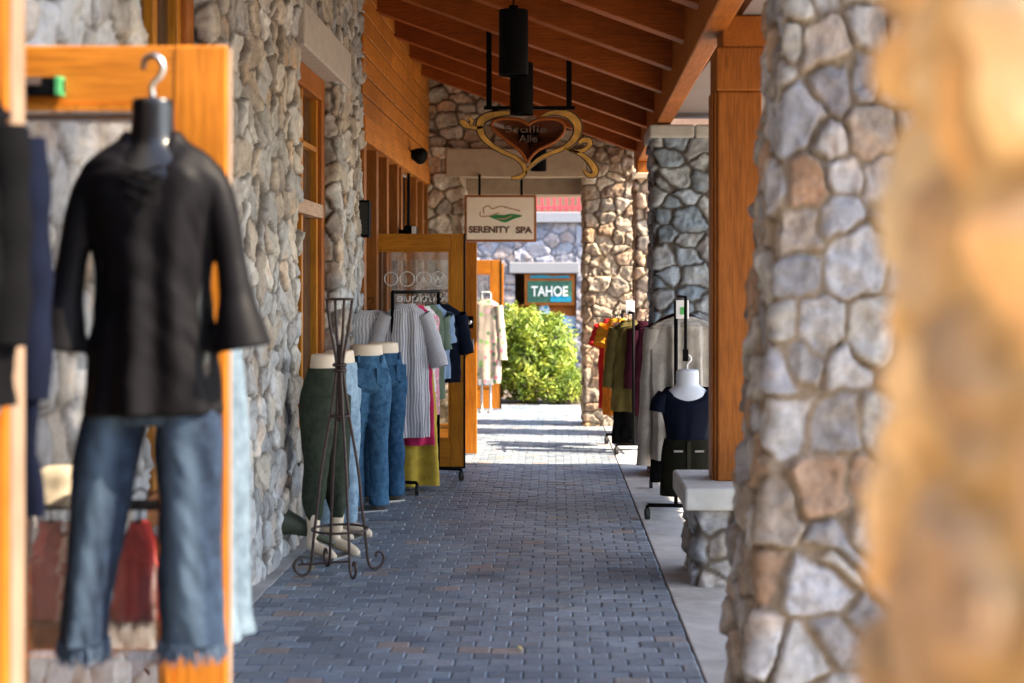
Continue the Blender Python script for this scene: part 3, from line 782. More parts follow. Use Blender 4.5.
m = MB(); m.box(-.50, .37, 28.0, 28.02, 1.18, 1.60); m.build('sign_panel', plain('sign_green', (.025, .11, .06), .5, .35, 6, 0), sg)
m = MB(); m.plate([(-.46, 1.655), (.34, 1.655), (.30, 1.715), (.0, 1.69), (-.2, 1.72), (-.44, 1.71)], 27.985, 28.015); m.build('teal_crest', plain('sign_teal', (.0, .20, .28), .5, .1, 6, 0), sg)
m = MB(); m.plate([(-.05, 1.19), (.36, 1.19), (.36, 1.28), (.1, 1.335), (-.05, 1.30)], 27.99, 28.0); m.build('painted_lake', plain('sign_blue', (.0, .22, .32), .5, .1, 6, 0), sg)
text('lettering', 'TAHOE', plain('cream_letter', (.85, .82, .7), .5, .02), sg, (-.07, 27.985, 1.40), .20, .72, ext=.004, bold=.02)
LB = floral('blue_print', (.55, .7, .85), [(.02, .18, .65), (.05, .4, .8), (.8, .85, .9), (.03, .3, .7)], 9)

# planting and low wall
s = Stone(); s.sheet(rect(.10, 3.2, 24.6, 25.0), -.5, .60, .03, PAL_FAR, .3, .22, 111, .04, (.2, .2, .22), .013, closed=True, flip=1)
tag(s.build('low_wall', org=(1.6, 24.8, -.3)), 'low grey stone wall behind the green bushes', 'wall')
tilted('planting_bed', -3, 6, 20.76, 27.8, -.02, plain('soil', (.10, .075, .05), .95, .4, 8, .4))
LEAF = NT('bush_leaves')
_c = LEAF.mix(1, LEAF.ramp(LEAF.noise(3.5, 3), [(.3, (.08, .15, .02)), (.48, (.24, .33, .035)), (.66, (.50, .52, .08))]), LEAF.attr('tint').outputs['Color'], 'MULTIPLY')
LEAF.base(_c); LEAF.rough(.5); LEAF.b.inputs['Subsurface Weight'].default_value = .0
_tr = LEAF.n('ShaderNodeBsdfTranslucent'); LEAF.l(_c, _tr.inputs[0])
_mx = LEAF.n('ShaderNodeMixShader'); _mx.inputs[0].default_value = .4
LEAF.l(LEAF.b.outputs[0], _mx.inputs[1]); LEAF.l(_tr.outputs[0], _mx.inputs[2]); LEAF.l(_mx.outputs[0], LEAF.out.inputs[0])
LEAF = LEAF.m


def bush(name, label, lobes, n, size, seed, group):
    rg = random.Random(seed)
    c0 = lobes[0][0]
    t = thing(name, label, 'bush', (c0[0], c0[1], g(c0[1])), group)
    m = MB()
    per = [l[1][0] * l[1][1] * l[1][2] for l in lobes]
    tot = sum(per)
    for (c, r), p in zip(lobes, per):
        for _ in range(int(n * p / tot)):
            d = Vector((rg.gauss(0, 1), rg.gauss(0, 1), rg.gauss(0, 1))).normalized()
            q = rg.uniform(.45, 1.16) ** .6
            pos = Vector(c) + Vector((d.x * r[0], d.y * r[1], d.z * r[2])) * q * (1 + .18 * math.sin(7 * d.x + 3 * d.z + seed) * math.cos(5 * d.z + 4 * d.y))
            if pos.z < g(pos.y) + .01: continue
            nrm = (d + Vector((rg.gauss(0, .7), rg.gauss(0, .7), rg.gauss(0, .5) + .4))).normalized()
            a = nrm.cross(Vector((rg.gauss(0, 1), rg.gauss(0, 1), rg.gauss(0, 1)))).normalized(); b = nrm.cross(a)
            L = size * rg.uniform(.6, 1.3); W = L * .33
            m.tint = rg.uniform(.6, 1.35)
            m.add([pos - a * L, pos - a * L * .2 + b * W + nrm * L * .12, pos + a * L, pos - a * L * .2 - b * W + nrm * L * .12], [(0, 1, 2, 3)])
    m.build('foliage', LEAF, t)
    k = MB()
    for i in range(9):
        a = rg.uniform(0, 6.28); x, y = c0[0] + .15 * math.cos(a), c0[1] + .15 * math.sin(a)
        l = lobes[rg.randrange(len(lobes))]
        k.tube([(x, y, g(y) - .05), ((x + l[0][0]) / 2, (y + l[0][1]) / 2, l[0][2] * .5), (l[0][0] + rg.gauss(0, .1), l[0][1] + rg.gauss(0, .1), l[0][2] + .2)], [.018, .012, .005], 6)
    k.build('stem', plain('bush_bark', (.10, .07, .045), .9), t)


bush('leafy_bush', 'tall bright yellow green bush beyond the stone portal', [((-.38, 21.6, .35), (.46, .5, .62)), ((-.62, 21.7, .55), (.30, .4, .62)), ((-.05, 21.8, .45), (.38, .45, .58)), ((-.34, 21.5, .86), (.24, .4, .34)), ((-.66, 21.6, .95), (.16, .3, .28)), ((.02, 21.6, .92), (.15, .3, .2)), ((.12, 21.7, .30), (.25, .4, .4))], 6500, .062, 4, 'bushes in the court')
bush('leafy_bush', 'low grey green shrub right of the tall bright bush', [((.22, 21.3, .0), (.26, .3, .26)), ((.36, 21.4, .05), (.2, .3, .22)), ((.0, 21.2, -.05), (.22, .25, .2))], 2600, .035, 9, 'bushes in the court')

# ------------------------------------------------------------------ hanging things under the roof
for i, (x, y, zb, lab) in enumerate(((-.25, 9.0, 2.86, 'nearest and largest black cylinder pendant lamp under the rafters'), (-.25, 11.3, 2.885, 'black cylinder pendant lamp just before the carved heart sign'),
                                     (-.17, 16.6, 2.86, 'black pendant lamp seen below the heart sign before the tan lintel'), (-.15, 21.0, 2.86, 'small black pendant lamp beyond the portal lintel'))):
    t = thing('pendant_lamp', lab, 'lamp', (x, y, zb), 'black pendant lamps along the walk')
    m = MB(); r = .093
    m.tube([(x, y, zb + .41), (x, y, zb)], r, 28, caps=False); m.tube([(x, y, zb + .02), (x, y, zb + .41)], [r - .004, r - .004], 28)
    m.build('lamp_shade', M['black'], t, smooth=False)
    m = MB(); m.tube([(x, y, zb + .41), (x, y, rz(x) + (.31 if y < 17.5 else -.25))], .006); m.build('cord', M['black'], t)
    m = MB(); m.tube([(x, y, zb + .41), (x, y, zb + .44)], .03, 12); m.build('cord_grip', M['black'], t)
# carrier for the lamp beyond the portal
m = MB(); m.box(-1.65, 1.0, 20.9, 21.1, rz(-.15) - .26, rz(-.15) - .1); tag(m.build('canopy_beam', M['beam']), 'timber cross beam of the next canopy beyond the portal carrying a pendant lamp', 'beam')

HY = 11.68
hs = thing('heart_sign', 'carved dark wooden heart sign framed by golden scrolls on a black bracket', 'sign', at(530, 150, HY))
m = MB()
for px, top in ((489, 30), (569, 55)):
    a, b = at(px, 108, HY), at(px, top, HY); m.box(a.x - .022, a.x + .022, HY - .015, HY + .015, a.z, b.z + .12)
a, b = at(484, 108, HY), at(575, 108, HY); m.box(a.x, b.x, HY - .02, HY + .02, a.z - .014, a.z + .014)
for px in (495, 561): a = at(px, 111, HY); m.box(a.x - .025, a.x + .025, HY - .012, HY + .012, a.z - .035, a.z + .02)
m.build('bracket', M['black'], hs)
# heart: pillow-carved recessed face with raised rim
hp = [(527, 163.0), (521, 153), (512, 145.5), (502, 138), (494, 131), (491.5, 126), (494, 121.5), (501, 119.2), (510, 119), (518, 120), (524, 122.5), (528.5, 125), (533, 122), (540, 119.6), (550, 119.2), (558, 120.3), (563.5, 124), (565, 129.5), (562, 136), (555, 142.5), (545, 147.5), (536, 152.5)]
hp = [at(px, py, HY) for px, py in hp]; cz = at(528, 135, HY)
def heart_ring(f, y): return [(cz.x + (p.x - cz.x) * f, y, cz.z + (p.z - cz.z) * f) for p in spline(hp + [hp[0]], 4)[:-1]]
rings = [heart_ring(.98, HY + .04), heart_ring(1.03, HY - .02), heart_ring(1.0, HY - .05), heart_ring(.90, HY - .035), heart_ring(.84, HY - .012), heart_ring(.3, HY - .006)]
n = len(rings[0]); m = MB()
m.add([p for r_ in rings for p in r_], [tuple(range(n)), tuple(range(5 * n, 6 * n))[::-1]] + [(i * n + k, i * n + (k + 1) % n, (i + 1) * n + (k + 1) % n, (i + 1) * n + k) for i in range(5) for k in range(n)])
m.build('heart', wood('carved_mahogany', (.050, .014, .006), (.13, .036, .012), 'x', .35, coat=.3), hs, smooth=True)
m = MB(); m.tube([(p[0], HY - .045, p[2]) for p in heart_ring(.985, 0)] + [heart_ring(.985, HY - .045)[0]], .014, 8); m.build('heart_rim', wood('lit_heart_rim', (.24, .065, .014), (.34, .10, .022), 'x', .35), hs, smooth=True)  # brighter orange rim tube: light on the carved bevel put into its colour
ENG = plain('worn_lettering', (.10, .065, .05), .6, .4, 60)
text('lettering', 'Scollie', ENG, hs, at(526, 129, HY - .016), .06, .34, ext=.004, bold=.0)
text('lettering', 'Alle', ENG, hs, at(528, 138.5, HY - .016), .06, .15, ext=.004, bold=.0)


def ribbon(pts, wid, y0, y1):
    q = spline([Vector((p.x, 0, p.z)) for p in pts], 7); ws = np.interp(np.linspace(0, 1, len(q)), np.linspace(0, 1, len(wid)), wid)
    L = []; Rr = []
    for i, p in enumerate(q):
        d = (q[min(i + 1, len(q) - 1)] - q[max(i - 1, 0)]).normalized(); nn = Vector((-d.z, 0, d.x))
        L.append(p + nn * ws[i] / 2); Rr.append(p - nn * ws[i] / 2)
    mb = MB(); k = len(q)
    mb.add([(p.x, y0, p.z) for p in L] + [(p.x, y0, p.z) for p in Rr] + [(p.x, y1, p.z) for p in L] + [(p.x, y1, p.z) for p in Rr],
           [(i, i + 1, k + i + 1, k + i) for i in range(k - 1)] + [(2 * k + i, 3 * k + i, 3 * k + i + 1, 2 * k + i + 1) for i in range(k - 1)] +
           [(i, 2 * k + i, 2 * k + i + 1, i + 1) for i in range(k - 1)] + [(k + i, k + i + 1, 3 * k + i + 1, 3 * k + i) for i in range(k - 1)] + [(0, k, 3 * k, 2 * k), (k - 1, 3 * k - 1, 4 * k - 1, 2 * k - 1)])
    return mb


GOLD = plain('golden_scroll_paint', (.50, .27, .05), .45, .35, 16, .1); EDGE = plain('scroll_edge_paint', (.07, .035, .015), .5, .2)
u = HY / F
for pts, wd in ((((518, 113), (505, 113.5), (490, 116), (481, 122), (481.5, 134), (490, 144), (503, 152), (517, 158.5), (524, 166), (525, 173), (519, 177.5), (511, 178)), (2, 5, 8, 9, 7, 5, 4, 4, 5, 4, 4, 3)),
                (((525, 174), (530, 167), (540, 158.5), (552, 153), (562, 149), (571, 143), (577, 134), (577, 124), (570, 116), (560, 113), (548, 114), (538, 119)), (2, 3, 4, 4, 4, 6, 8, 9, 8, 6, 4, 2)),
                (((566, 148.5), (575, 151.5), (583, 150.5), (589, 146), (589, 141), (583, 140.5), (579, 143)), (2, 4, 4, 5, 6, 5, 3)),
                (((564, 149.5), (573, 151), (582, 155), (590, 162), (595, 170), (594, 175), (588, 175), (583, 169)), (2, 3, 4, 6, 7, 5, 4, 2)),
                (((483, 127), (476, 128), (469, 126), (464, 122), (461, 121.5), (463, 125), (468, 128)), (3, 4, 5, 4, 3, 3, 2)), (((470, 126), (472, 121), (468, 117.5)), (3, 4, 2))):
    P = [at(a, b, HY) for a, b in pts]
    e = ribbon(P, [v * u * 1.25 for v in wd], HY - .006, HY + .03).build('scroll', EDGE, hs)
    ribbon(P, [v * u * .82 for v in wd], HY - .016, HY - .004).build('gilding', GOLD, e)

SY = 17.2
ss = thing('hanging_sign', 'cream wooden spa sign with green leaf emblem hanging from the tan lintel', 'sign', at(500, 243, SY))
a, b = at(464.5, 242, SY), at(536.5, 195, SY)
m = MB(); m.box(a.x, b.x, SY - .02, SY + .02, a.z, b.z); m.build('sign_frame', wood('sign_border_wood', (.30, .10, .025), (.4, .15, .04), 'x'), ss, bevel=.008)
e = .03
m = MB(); m.box(a.x + e, b.x - e, SY - .026, SY - .02, a.z + e, b.z - e); m.build('sign_panel', plain('cream_panel', (.88, .76, .58), .6, .05, 8, .05), ss)
for px in (479.5, 521.5):
    m = MB(); p = at(px, 195, SY); m.tube([(p.x, SY, p.z - .01), (p.x, SY, 2.86), (p.x, SY + .1, 2.86)], .016, 8); m.build('hanging_rod', M['black'], ss)
BR = plain('brown_letter', (.12, .06, .035), .5, .05); GR = plain('green_leaf_paint', (.02, .20, .05), .5, .25, 10, 0)
text('lettering', 'SERENITY', BR, ss, at(489.4, 229.5, SY - .028), .083, .50, ext=.002, bold=.045)
text('lettering', 'SPA', BR, ss, at(524, 230, SY - .028), .083, .20, ext=.002, bold=.045)
def pl(pts, y0, y1): return MB().plate([(p.x, p.z) for p in spline([at(x, y, SY) for x, y in pts], 3)], y0, y1)
pl([(487.5, 216.5), (495, 214.6), (504, 215.2), (512, 214), (522.5, 216), (514, 219), (505, 222.6), (496, 219.5), (487.5, 216.5)], SY - .031, SY - .026).build('leaf_emblem', GR, ss)
m = MB()
for pts in (((480.5, 212), (480.5, 216), (488, 216.3), (499, 213)), ((484, 213.5), (484, 208), (489, 206), (492.5, 209), (500, 206.5), (507, 207.5)), ((497, 218.7), (505, 218.8), (512, 215.8))):
    m.tube([at(x, y, SY - .028) for x, y in pts], .007, 6, smooth=5)
for i in range(6): p = at(506 + i * 2.6, 207.4 + i * .65, SY - .028); m.ball(p, .013, .004, .012, 8, 6)
m.build('emblem_line', plain('emblem_brown', (.45, .25, .13), .5), ss)

# wall fixtures
sp = thing('wall_speaker', 'small black speaker box on the end of the stone wall', 'speaker', (-1.58, 11.95, 2.0))
m = MB(); m.box(-1.64, -1.53, 11.84, 11.98, 1.93, 2.24); m.build('speaker_case', M['black'], sp, bevel=.012)
m = MB(); m.box(-1.625, -1.545, 11.832, 11.839, 1.95, 2.22); m.build('grille', M['rubber'], sp)
fl = thing('floodlight', 'black bullet floodlight on a conduit against the cedar siding', 'floodlight', (-1.57, 15.4, 2.9))
c = Vector((-1.47, 15.3, 2.91))
m = MB(); m.tube([c + Vector((-.06, .08, .035)), c + Vector((.0, 0, .02)), c + Vector((.055, -.06, .0))], [.045, .07, .09], 16); m.build('lamp_head', M['black'], fl, smooth=True)
m = MB(); m.box(-1.583, -1.55, 15.34, 15.46, 2.86, 2.99); m.tube([(-1.56, 15.4, 2.93), c], .018); m.build('bracket', M['black'], fl)
m = MB(); m.tube([(-1.565, 15.4, 2.0), (-1.565, 15.4, 3.0)], .017); m.build('conduit', M['black'], fl)
m = MB(); m.box(-1.50, -1.38, 14.3, 14.5, 2.02, 2.13); cmr = m.build('security_camera', M['black'], bevel=.02)
tag(cmr, 'small black box camera with white face above the open doors', 'camera')
m = MB(); m.box(-1.42, -1.378, 14.29, 14.301, 2.03, 2.12); m.build('white_face', M['white'], cmr)
m = MB(); m.box(-1.6, -1.50, 14.38, 14.42, 2.05, 2.09); m.build('arm', M['black'], cmr)

# ------------------------------------------------------------------ garments
def RZ(loc, yaw): return Matrix.Translation(loc) @ Matrix.Rotation(yaw, 4, 'Z')


def sleeve(m, sx, sh, L, r0, r1, ang, seed, yoff=0, folds=.1, n=20):
    """sleeve from shoulder point; ang = outward lean in metres at the cuff"""
    rr = random.Random(seed); P = []; rs = []
    k = 14
    for i in range(k):
        t = i / (k - 1)
        P.append(Vector((sx + math.copysign(ang, sx) * (t ** .8), yoff + .02 * math.sin(t * 3), sh - L * t))); rs.append(r0 + (r1 - r0) * t ** 1.2 + .004 * math.sin(t * 19 + seed))
    m.tube(P, rs, n, caps=False)


def garment(name, label, cat, top, yaw, L, sw, hw, mat, depth=.06, sl=0, sr=(.07, .06), sa=.05, folds=.22, fn=6, neck=.075, seed=1, group=None, hanger=True, nz=.03, waist=None, extra=None):
    """a top or dress on its hanger: sw half shoulder, hw half hem width"""
    t = thing(name, label, cat, top, group)
    m = MB(); m.X = RZ(top, yaw)
    z0 = -nz
    prof = [(z0, neck, .03), (z0 - .025, sw * .62, .042), (z0 - .06, sw * .93, depth * .85), (z0 - .11, sw, depth)]
    if waist: prof += [(z0 - L * .42, waist, depth * .95), (z0 - L * .7, (waist + hw) / 2, depth * 1.1)]
    else: prof += [(z0 - L * .4, sw + (hw - sw) * .35, depth * 1.05), (z0 - L * .7, sw + (hw - sw) * .7, depth * 1.15)]
    prof += [(z0 - L, hw, depth * 1.25)]
    m.loft(prof, 64, 60, folds * 1.25, fn, seed, wob=.006, crease=.010)
    if sl:
        for s in (-1, 1): sleeve(m, s * sw * .93, z0 - .085, sl, sr[0], sr[1], sa, seed + s)
    m.build('fabric', mat, t, smooth=True)
    if extra: extra(t)
    if hanger:
        h = MB(); h.X = RZ(top, yaw)
        h.tube([(-sw * .85, 0, z0 - .06), (0, 0, z0 + .005), (sw * .85, 0, z0 - .06)], .007)
        h.tube([(0, 0, z0), (0, 0, .02), (.022, 0, .04), (.018, 0, .062), (-.004, 0, .068), (-.02, 0, .05)], .0035, 6, smooth=4)
        h.build('hanger', M['black'], t, smooth=True)
    return t


NAVY = cloth('navy_cloth', (.004, .006, .016)); BLK = cloth('black_cloth', (.003, .003, .004), weave=True)
GREYC = cloth('grey_beige_knit', (.44, .41, .36)); OLIVE = cloth('olive_twill', (.105, .085, .022)); MAROON = cloth('maroon_cloth', (.05, .006, .014))
BLKJ = cloth('black_crepe', (.0045, .004, .005), rough=.55, spec=.09)
STR = stripes('grey_white_stripe', (.62, .62, .64), (.24, .24, .29), 44, .5)
STR2 = stripes('fine_stripe', (.66, .66, .67), (.34, .34, .38), 36, .5)
PINK = cloth('magenta_cloth', (.62, .03, .13)); YEL = cloth('yellow_cloth', (.60, .43, .06)); GRN = cloth('sage_cloth', (.12, .17, .12)); LBLUE = cloth('powder_blue_cloth', (.22, .32, .48))
RED = cloth('red_cloth', (.62, .025, .03)); ORANGE = cloth('mustard_cloth', (.72, .33, .02)); WHT = cloth('white_cloth', (.75, .74, .72)); PEACH = cloth('blush_cloth', (.70, .42, .33))


def caster(m, w_, x, y, yaw=0):
    z = g(y); m.tube([(x, y, z + .10), (x, y, z + .05)], .012); w_.disc((x, y, z + .04), (math.cos(yaw), math.sin(yaw), 0), .04, .028)


def rack(label, p0, p1, ztop, post_ends=(True, True), spread=.22, name='clothes_rack', group=None):
    """rolling rail: bar from p0 to p1, a foot bar with two casters under each end"""
    p0 = Vector(p0); p1 = Vector(p1); d = (p1 - p0).normalized(); s = Vector((-d.y, d.x))
    t = thing(name, label, 'clothes rack', (*((p0 + p1) / 2), g((p0.y + p1.y) / 2)), group)
    m = MB(); m.tube([(*p0, ztop), (*p1, ztop)], .014); m.build('rail', M['black'], t, smooth=True)
    for p in (p0, p1):
        zb = g(p.y) + .10
        m = MB(); m.tube([(*p, zb), (*p, ztop)], .014); m.build('upright', M['black'], t, smooth=True)
        a, b = p + s * spread, p - s * spread
        m = MB(); m.tube([(*a, zb), (*b, zb)], .014); m.build('foot', M['black'], t, smooth=True)
        for q in (a, b):
            k = MB(); w_ = MB(); caster(k, w_, q.x, q.y, random.uniform(-.4, .4))
            c_ = k.build('caster', M['black'], t); w_.build('wheel', M['rubber'], c_, smooth=False)
    m = MB(); m.tube([(*p0, g(p0.y) + .10), (*p1, g(p1.y) + .10)], .012); m.build('bottom_bar', M['black'], t, smooth=True)
    return t


# ---- left rolling rail by the boutique door
LR = 'garments on the rail by the boutique door'
rack('black rolling clothes rail with caster feet before the boutique door', (-1.27, 11.25), (-.98, 12.15), 1.475, spread=.21, group='rolling clothes rails')
garment('hanging_blouse', 'pale striped short blouse at the left end of the rail behind the jeans', 'blouse', (-1.46, 11.35, 1.36), .2, .62, .17, .19, STR2, sl=.26, sa=.07, seed=3, group=LR)
garment('hanging_dress', 'long grey striped shirt dress at the front of the rail', 'dress', (-1.17, 11.30, 1.415), .1, 1.06, .15, .175, STR, depth=.07, sl=.42, sr=(.062, .075), sa=.13, folds=.3, fn=7, seed=4, group=LR)
garment('hanging_dress', 'magenta dress showing below the striped dress hem', 'dress', (-1.12, 11.43, 1.40), .2, 1.12, .14, .17, PINK, depth=.07, folds=.3, seed=5, group=LR)
garment('hanging_dress', 'long yellow dress reaching almost to the pavers at the rail', 'dress', (-1.12, 11.55, 1.40), .3, 1.46, .13, .20, YEL, depth=.09, folds=.35, fn=5, seed=6, group=LR)
garment('hanging_blouse', 'sage green blouse on the rail right of the striped dress', 'blouse', (-1.02, 11.70, 1.40), .9, .78, .16, .17, GRN, sl=.3, seed=7, group=LR)
garment('hanging_blouse', 'pink printed blouse low among the tops on the rail', 'blouse', (-1.04, 11.62, 1.36), .9, .86, .15, .15, floral('pink_print', (.62, .25, .33), [(.7, .2, .3), (.75, .6, .6), (.2, .35, .2)], 30), seed=8, group=LR)
garment('hanging_blouse', 'powder blue top on the rail between green and navy ones', 'top', (-1.0, 11.80, 1.40), .8, .62, .16, .17, LBLUE, sl=.25, seed=9, group=LR)
garment('hanging_blouse', 'dark navy tee with loose sleeves at the far end of the rail', 'tee', (-.95, 12.0, 1.40), .35, .66, .17, .17, cloth('dark_navy', (.005, .008, .018)), sl=.34, sr=(.07, .08), sa=.06, seed=10, group=LR)
garment('hanging_blouse', 'white top with dark trim squeezed mid rail', 'top', (-1.06, 11.58, 1.39), 1.0, .7, .15, .15, WHT, seed=12, group=LR)

# ---- lower-body mannequins
def lower_mannequin(label, loc, yaw, mat, sc=1.12, stance=.02, flare=.062, hem=.17, pockets=False, wd=.86, seed=1, group='trouser mannequins by the wall'):
    t = thing('mannequin', label, 'mannequin', loc, group)
    X = RZ(loc, yaw) @ Matrix.Diagonal((sc * wd, sc * wd, sc, 1))
    def legs(m, dr, z_end, ends, foot):
        for s in (-1, 1):
            x = s * .088
            yy = -.03 * s * stance / .02
            zk = z_end
            prof = [(.86, .098 + dr, .115 + dr, x * .9, .01), (.76, .094 + dr, .108 + dr, x, .012), (.62, .080 + dr, .09 + dr, x, .005 + yy * .3), (.46, .062 + dr * 1.2, .068 + dr * 1.2, x, yy * .6),
                    (.32, .056 + dr * 1.5, .064 + dr * 1.5, x, .012 + yy), (zk, ends, ends * 1.08, x, .01 + yy)]
            m.loft(prof, 30, 60, cap_top=True, cap_bot=True, seed=int(seed * 3 + s), crease=.016 if dr else 0)
            if foot:
                m.tube([(x, .012 + yy, .16), (x, .03 + yy, .09), (x, .02 + yy, .06), (x, -.06 + yy, .045), (x, -.13 + yy, .022), (x, -.17 + yy, .012)], [.036, .034, .034, .034, .032, .018], 14, smooth=4)
    b = MB(); b.X = X
    b.loft([(1.085, .122, .088), (1.0, .133, .098), (.93, .152, .112, 0, .012), (.86, .165, .122, 0, .022), (.80, .16, .11, 0, .015), (.77, .12, .08)], 36, 22, cap_top=True, cap_bot=True)
    legs(b, 0, .12, .034, True)
    b.build('body', M['skin'], t, remesh=.012 * sc)
    j = MB(); j.X = X
    j.loft([(1.0, .140, .106), (.93, .160, .122, 0, .012), (.86, .175, .136, 0, .026), (.80, .172, .128, 0, .02), (.76, .13, .09)], 44, 40, cap_top=True, cap_bot=True, crease=.010, seed=seed)
    legs(j, .010, hem, flare, False)
    jo = j.build('jeans', mat, t, remesh=.008 * sc)
    wmb = MB(); wmb.X = X
    wmb.loft([(1.012, .141, .107), (.972, .149, .114)], 40, 6, cap_top=False); wmb.build('waistband', mat, jo, smooth=True)
    if pockets:
        for s in (-1, 1):
            p = MB(); p.X = X @ Matrix.Translation((s * .078, .150, .875)) @ Matrix.Rotation(-.16 * s, 4, 'Z')
            p.plate([(-.05, .06), (.05, .06), (.05, -.04), (0, -.065), (-.05, -.04)], -.012, .006)
            p.build('back_pocket', mat, jo, bevel=.003)
            l = MB(); l.X = X; l.box(s * .09 - .008, s * .09 + .008, .096, .108, .966, 1.018); l.build('belt_loop', mat, jo)
    st_ = MB(); st_.X = X; st_.box(-.13, .13, -.15, .12, -.002, .012); st_.build('base_plate', M['chrome'], t)
    return t


DEN = denim('mid_blue_denim', (.014, .050, .115), (.095, .22, .36), .6); DEN2 = denim('clean_blue_denim', (.010, .042, .10), (.060, .15, .27), .5)
OLV = denim('olive_green_twill', (.028, .036, .024), (.060, .072, .050), .4); DEN3 = denim('light_denim', (.14, .25, .36), (.40, .52, .62), .8)
lower_mannequin('cream mannequin hips in olive green trousers behind the iron stand', (-1.36, 8.55, g(8.55)), R(62), OLV, flare=.046, hem=.20, wd=.82)
lower_mannequin('cream mannequin hips in light blue jeans half hidden behind the olive trousers', (-1.38, 9.2, g(9.2)), R(75), DEN3, flare=.065, hem=.08, seed=2)
lower_mannequin('mannequin in faded blue jeans seen from behind, nearer of the jeans pair', (-1.365, 10.4, g(10.4)), R(205), DEN, flare=.075, hem=.035, pockets=True, seed=3)
lower_mannequin('mannequin in blue jeans behind the nearer of the jeans pair', (-1.30, 10.9, g(10.9)), R(215), DEN2, flare=.075, hem=.035, pockets=True, seed=4)
m = MB(); a = at(284, 523, 8.55)
m.tube([(a.x - .03, 8.55, a.z), (a.x + .0, 8.55, a.z + .005), (a.x + .09, 8.55, a.z - .02), (a.x + .2, 8.55, a.z - .075), (a.x + .3, 8.56, a.z - .13)], [.085, .082, .055, .025, .018], 18, smooth=4)
tag(m.build('flared_pipe', plain('olive_paint', (.05, .06, .035), .6), smooth=True), 'olive green flared pipe end against the stone wall by the mannequin feet', 'pipe')

# ---- wrought-iron stand
ws = thing('iron_stand', 'wrought iron garment stand with crossed legs and curled feet', 'stand', (-1.19, 8.0, g(8)))
cx, cy = -1.20, 8.0; zt = 1.455
for k in range(4):
    a = R(28 + 90 * k); u_ = Vector((math.cos(a), math.sin(a), 0))
    def q(r, z): return (cx + u_.x * r, cy + u_.y * r, z)
    g0 = g(cy + u_.y * .25)
    m = MB()
    m.tube([q(.075, zt), q(.055, 1.30), q(.030, 1.17), q(.018, 1.08), q(.026, 1.0), q(.055, .80), q(.095, .58), q(.115, .45), q(.13, .30), q(.15, .14), q(.17, g0 + .055), q(.20, g0 + .012), q(.240, g0 + .02),
            q(.265, g0 + .06), q(.250, g0 + .098), q(.222, g0 + .098), q(.216, g0 + .075)], [.0082] * 14 + [.008, .007, .006], 8, smooth=5)
    m.build('leg', M['iron'], ws, smooth=True)
for z_, r_, th in ((zt, .076, .007), (1.085, .030, .012), (1.055, .030, .012), (.80, .055, .008), (g(8) + .25, .155, .007)):
    m = MB(); m.tube([(cx + r_ * math.cos(t / 14 * math.pi), cy + r_ * math.sin(t / 14 * math.pi), z_) for t in range(29)], th, 7); m.build('collar', M['iron'], ws, smooth=True)
m = MB(); m.tube([(cx, cy, 1.2), (cx, cy, .80)], .010); m.ball((cx, cy, .79), .022, .022, .026)
m.build('stem', M['iron'], ws, smooth=True)
m = MB(); m.tube([(cx - .26, cy + .15, g(8) + .02), (cx + .02, cy + .24, g(8) + .02)], .007); m.build('stretcher', M['iron'], ws)

# ---- right rack before the blue column
RG_ = 'garments on the right hand rail'
rack('black rolling clothes rail behind the timber post on the right', (.86, 9.95), (1.0, 11.6), 1.40, spread=.20, group='rolling clothes rails')
garment('hanging_cardigan', 'long grey beige knit cardigan at the front of the right rail', 'cardigan', (.935, 10.2, 1.335), .05, 1.02, .235, .22, GREYC, depth=.09, sl=.98, sr=(.06, .05), sa=.07, folds=.5, fn=9, seed=14, group=RG_)
garment('hanging_jacket', 'black long jacket just behind the grey cardigan', 'jacket', (.935, 10.45, 1.34), .1, 1.22, .20, .21, BLK, depth=.08, sl=.7, sa=.03, seed=15, group=RG_)
garment('hanging_jacket', 'maroon long top deep on the right rail', 'top', (.955, 10.75, 1.34), .1, 1.25, .18, .20, MAROON, depth=.08, sl=.5, sa=.03, seed=16, group=RG_)
garment('hanging_jacket', 'dark charcoal coat at the back of the right rail', 'coat', (1.0, 11.1, 1.34), .1, 1.1, .20, .20, cloth('charcoal', (.012, .012, .014)), depth=.09, sl=.7, seed=17, group=RG_)
bt = thing('bust_form', 'white hanging bust form in navy top and dark olive skirt before the grey cardigan', 'bust form', (.90, 9.55, .5))
B = Vector((.905, 9.58, 0))
m = MB(); m.X = Matrix.Translation(B)
m.loft([(.965, .055, .048), (.955, .074, .064), (.90, .078, .066), (.862, .080, .066), (.828, .125, .075), (.79, .160, .085), (.75, .168, .088), (.70, .165, .095), (.62, .145, .09), (.5, .13, .08), (.38, .15, .09)], 36, 40, cap_top=True, cap_bot=True)
m.build('form', plain('cool_white_form', (.50, .55, .62), .5, .04), bt, smooth=True)
m = MB(); m.X = Matrix.Translation(B)
m.loft([(.845, .145, .085), (.80, .180, .100), (.745, .186, .110), (.69, .176, .114), (.60, .155, .104), (.52, .145, .095), (.47, .15, .097)], 56, 40, .05, 9, 3, scoop=.085, crease=.003)
for s in (-1, 1): m.tube([(s * .15, 0, .79), (s * .185, -.01, .74), (s * .20, -.015, .68)], [.055, .062, .060], 18, smooth=4, caps=False)
m.build('navy_top', cloth('deep_navy_top', (.003, .005, .014), rough=.7), bt, smooth=True)
m = MB(); m.X = Matrix.Translation(B)
m.loft([(.50, .155, .10), (.42, .172, .112), (.28, .182, .118), (.12, .185, .12)], 48, 26, .06, 8, 5); sk = m.build('skirt', cloth('dark_olive', (.012, .012, .008)), bt, smooth=True)
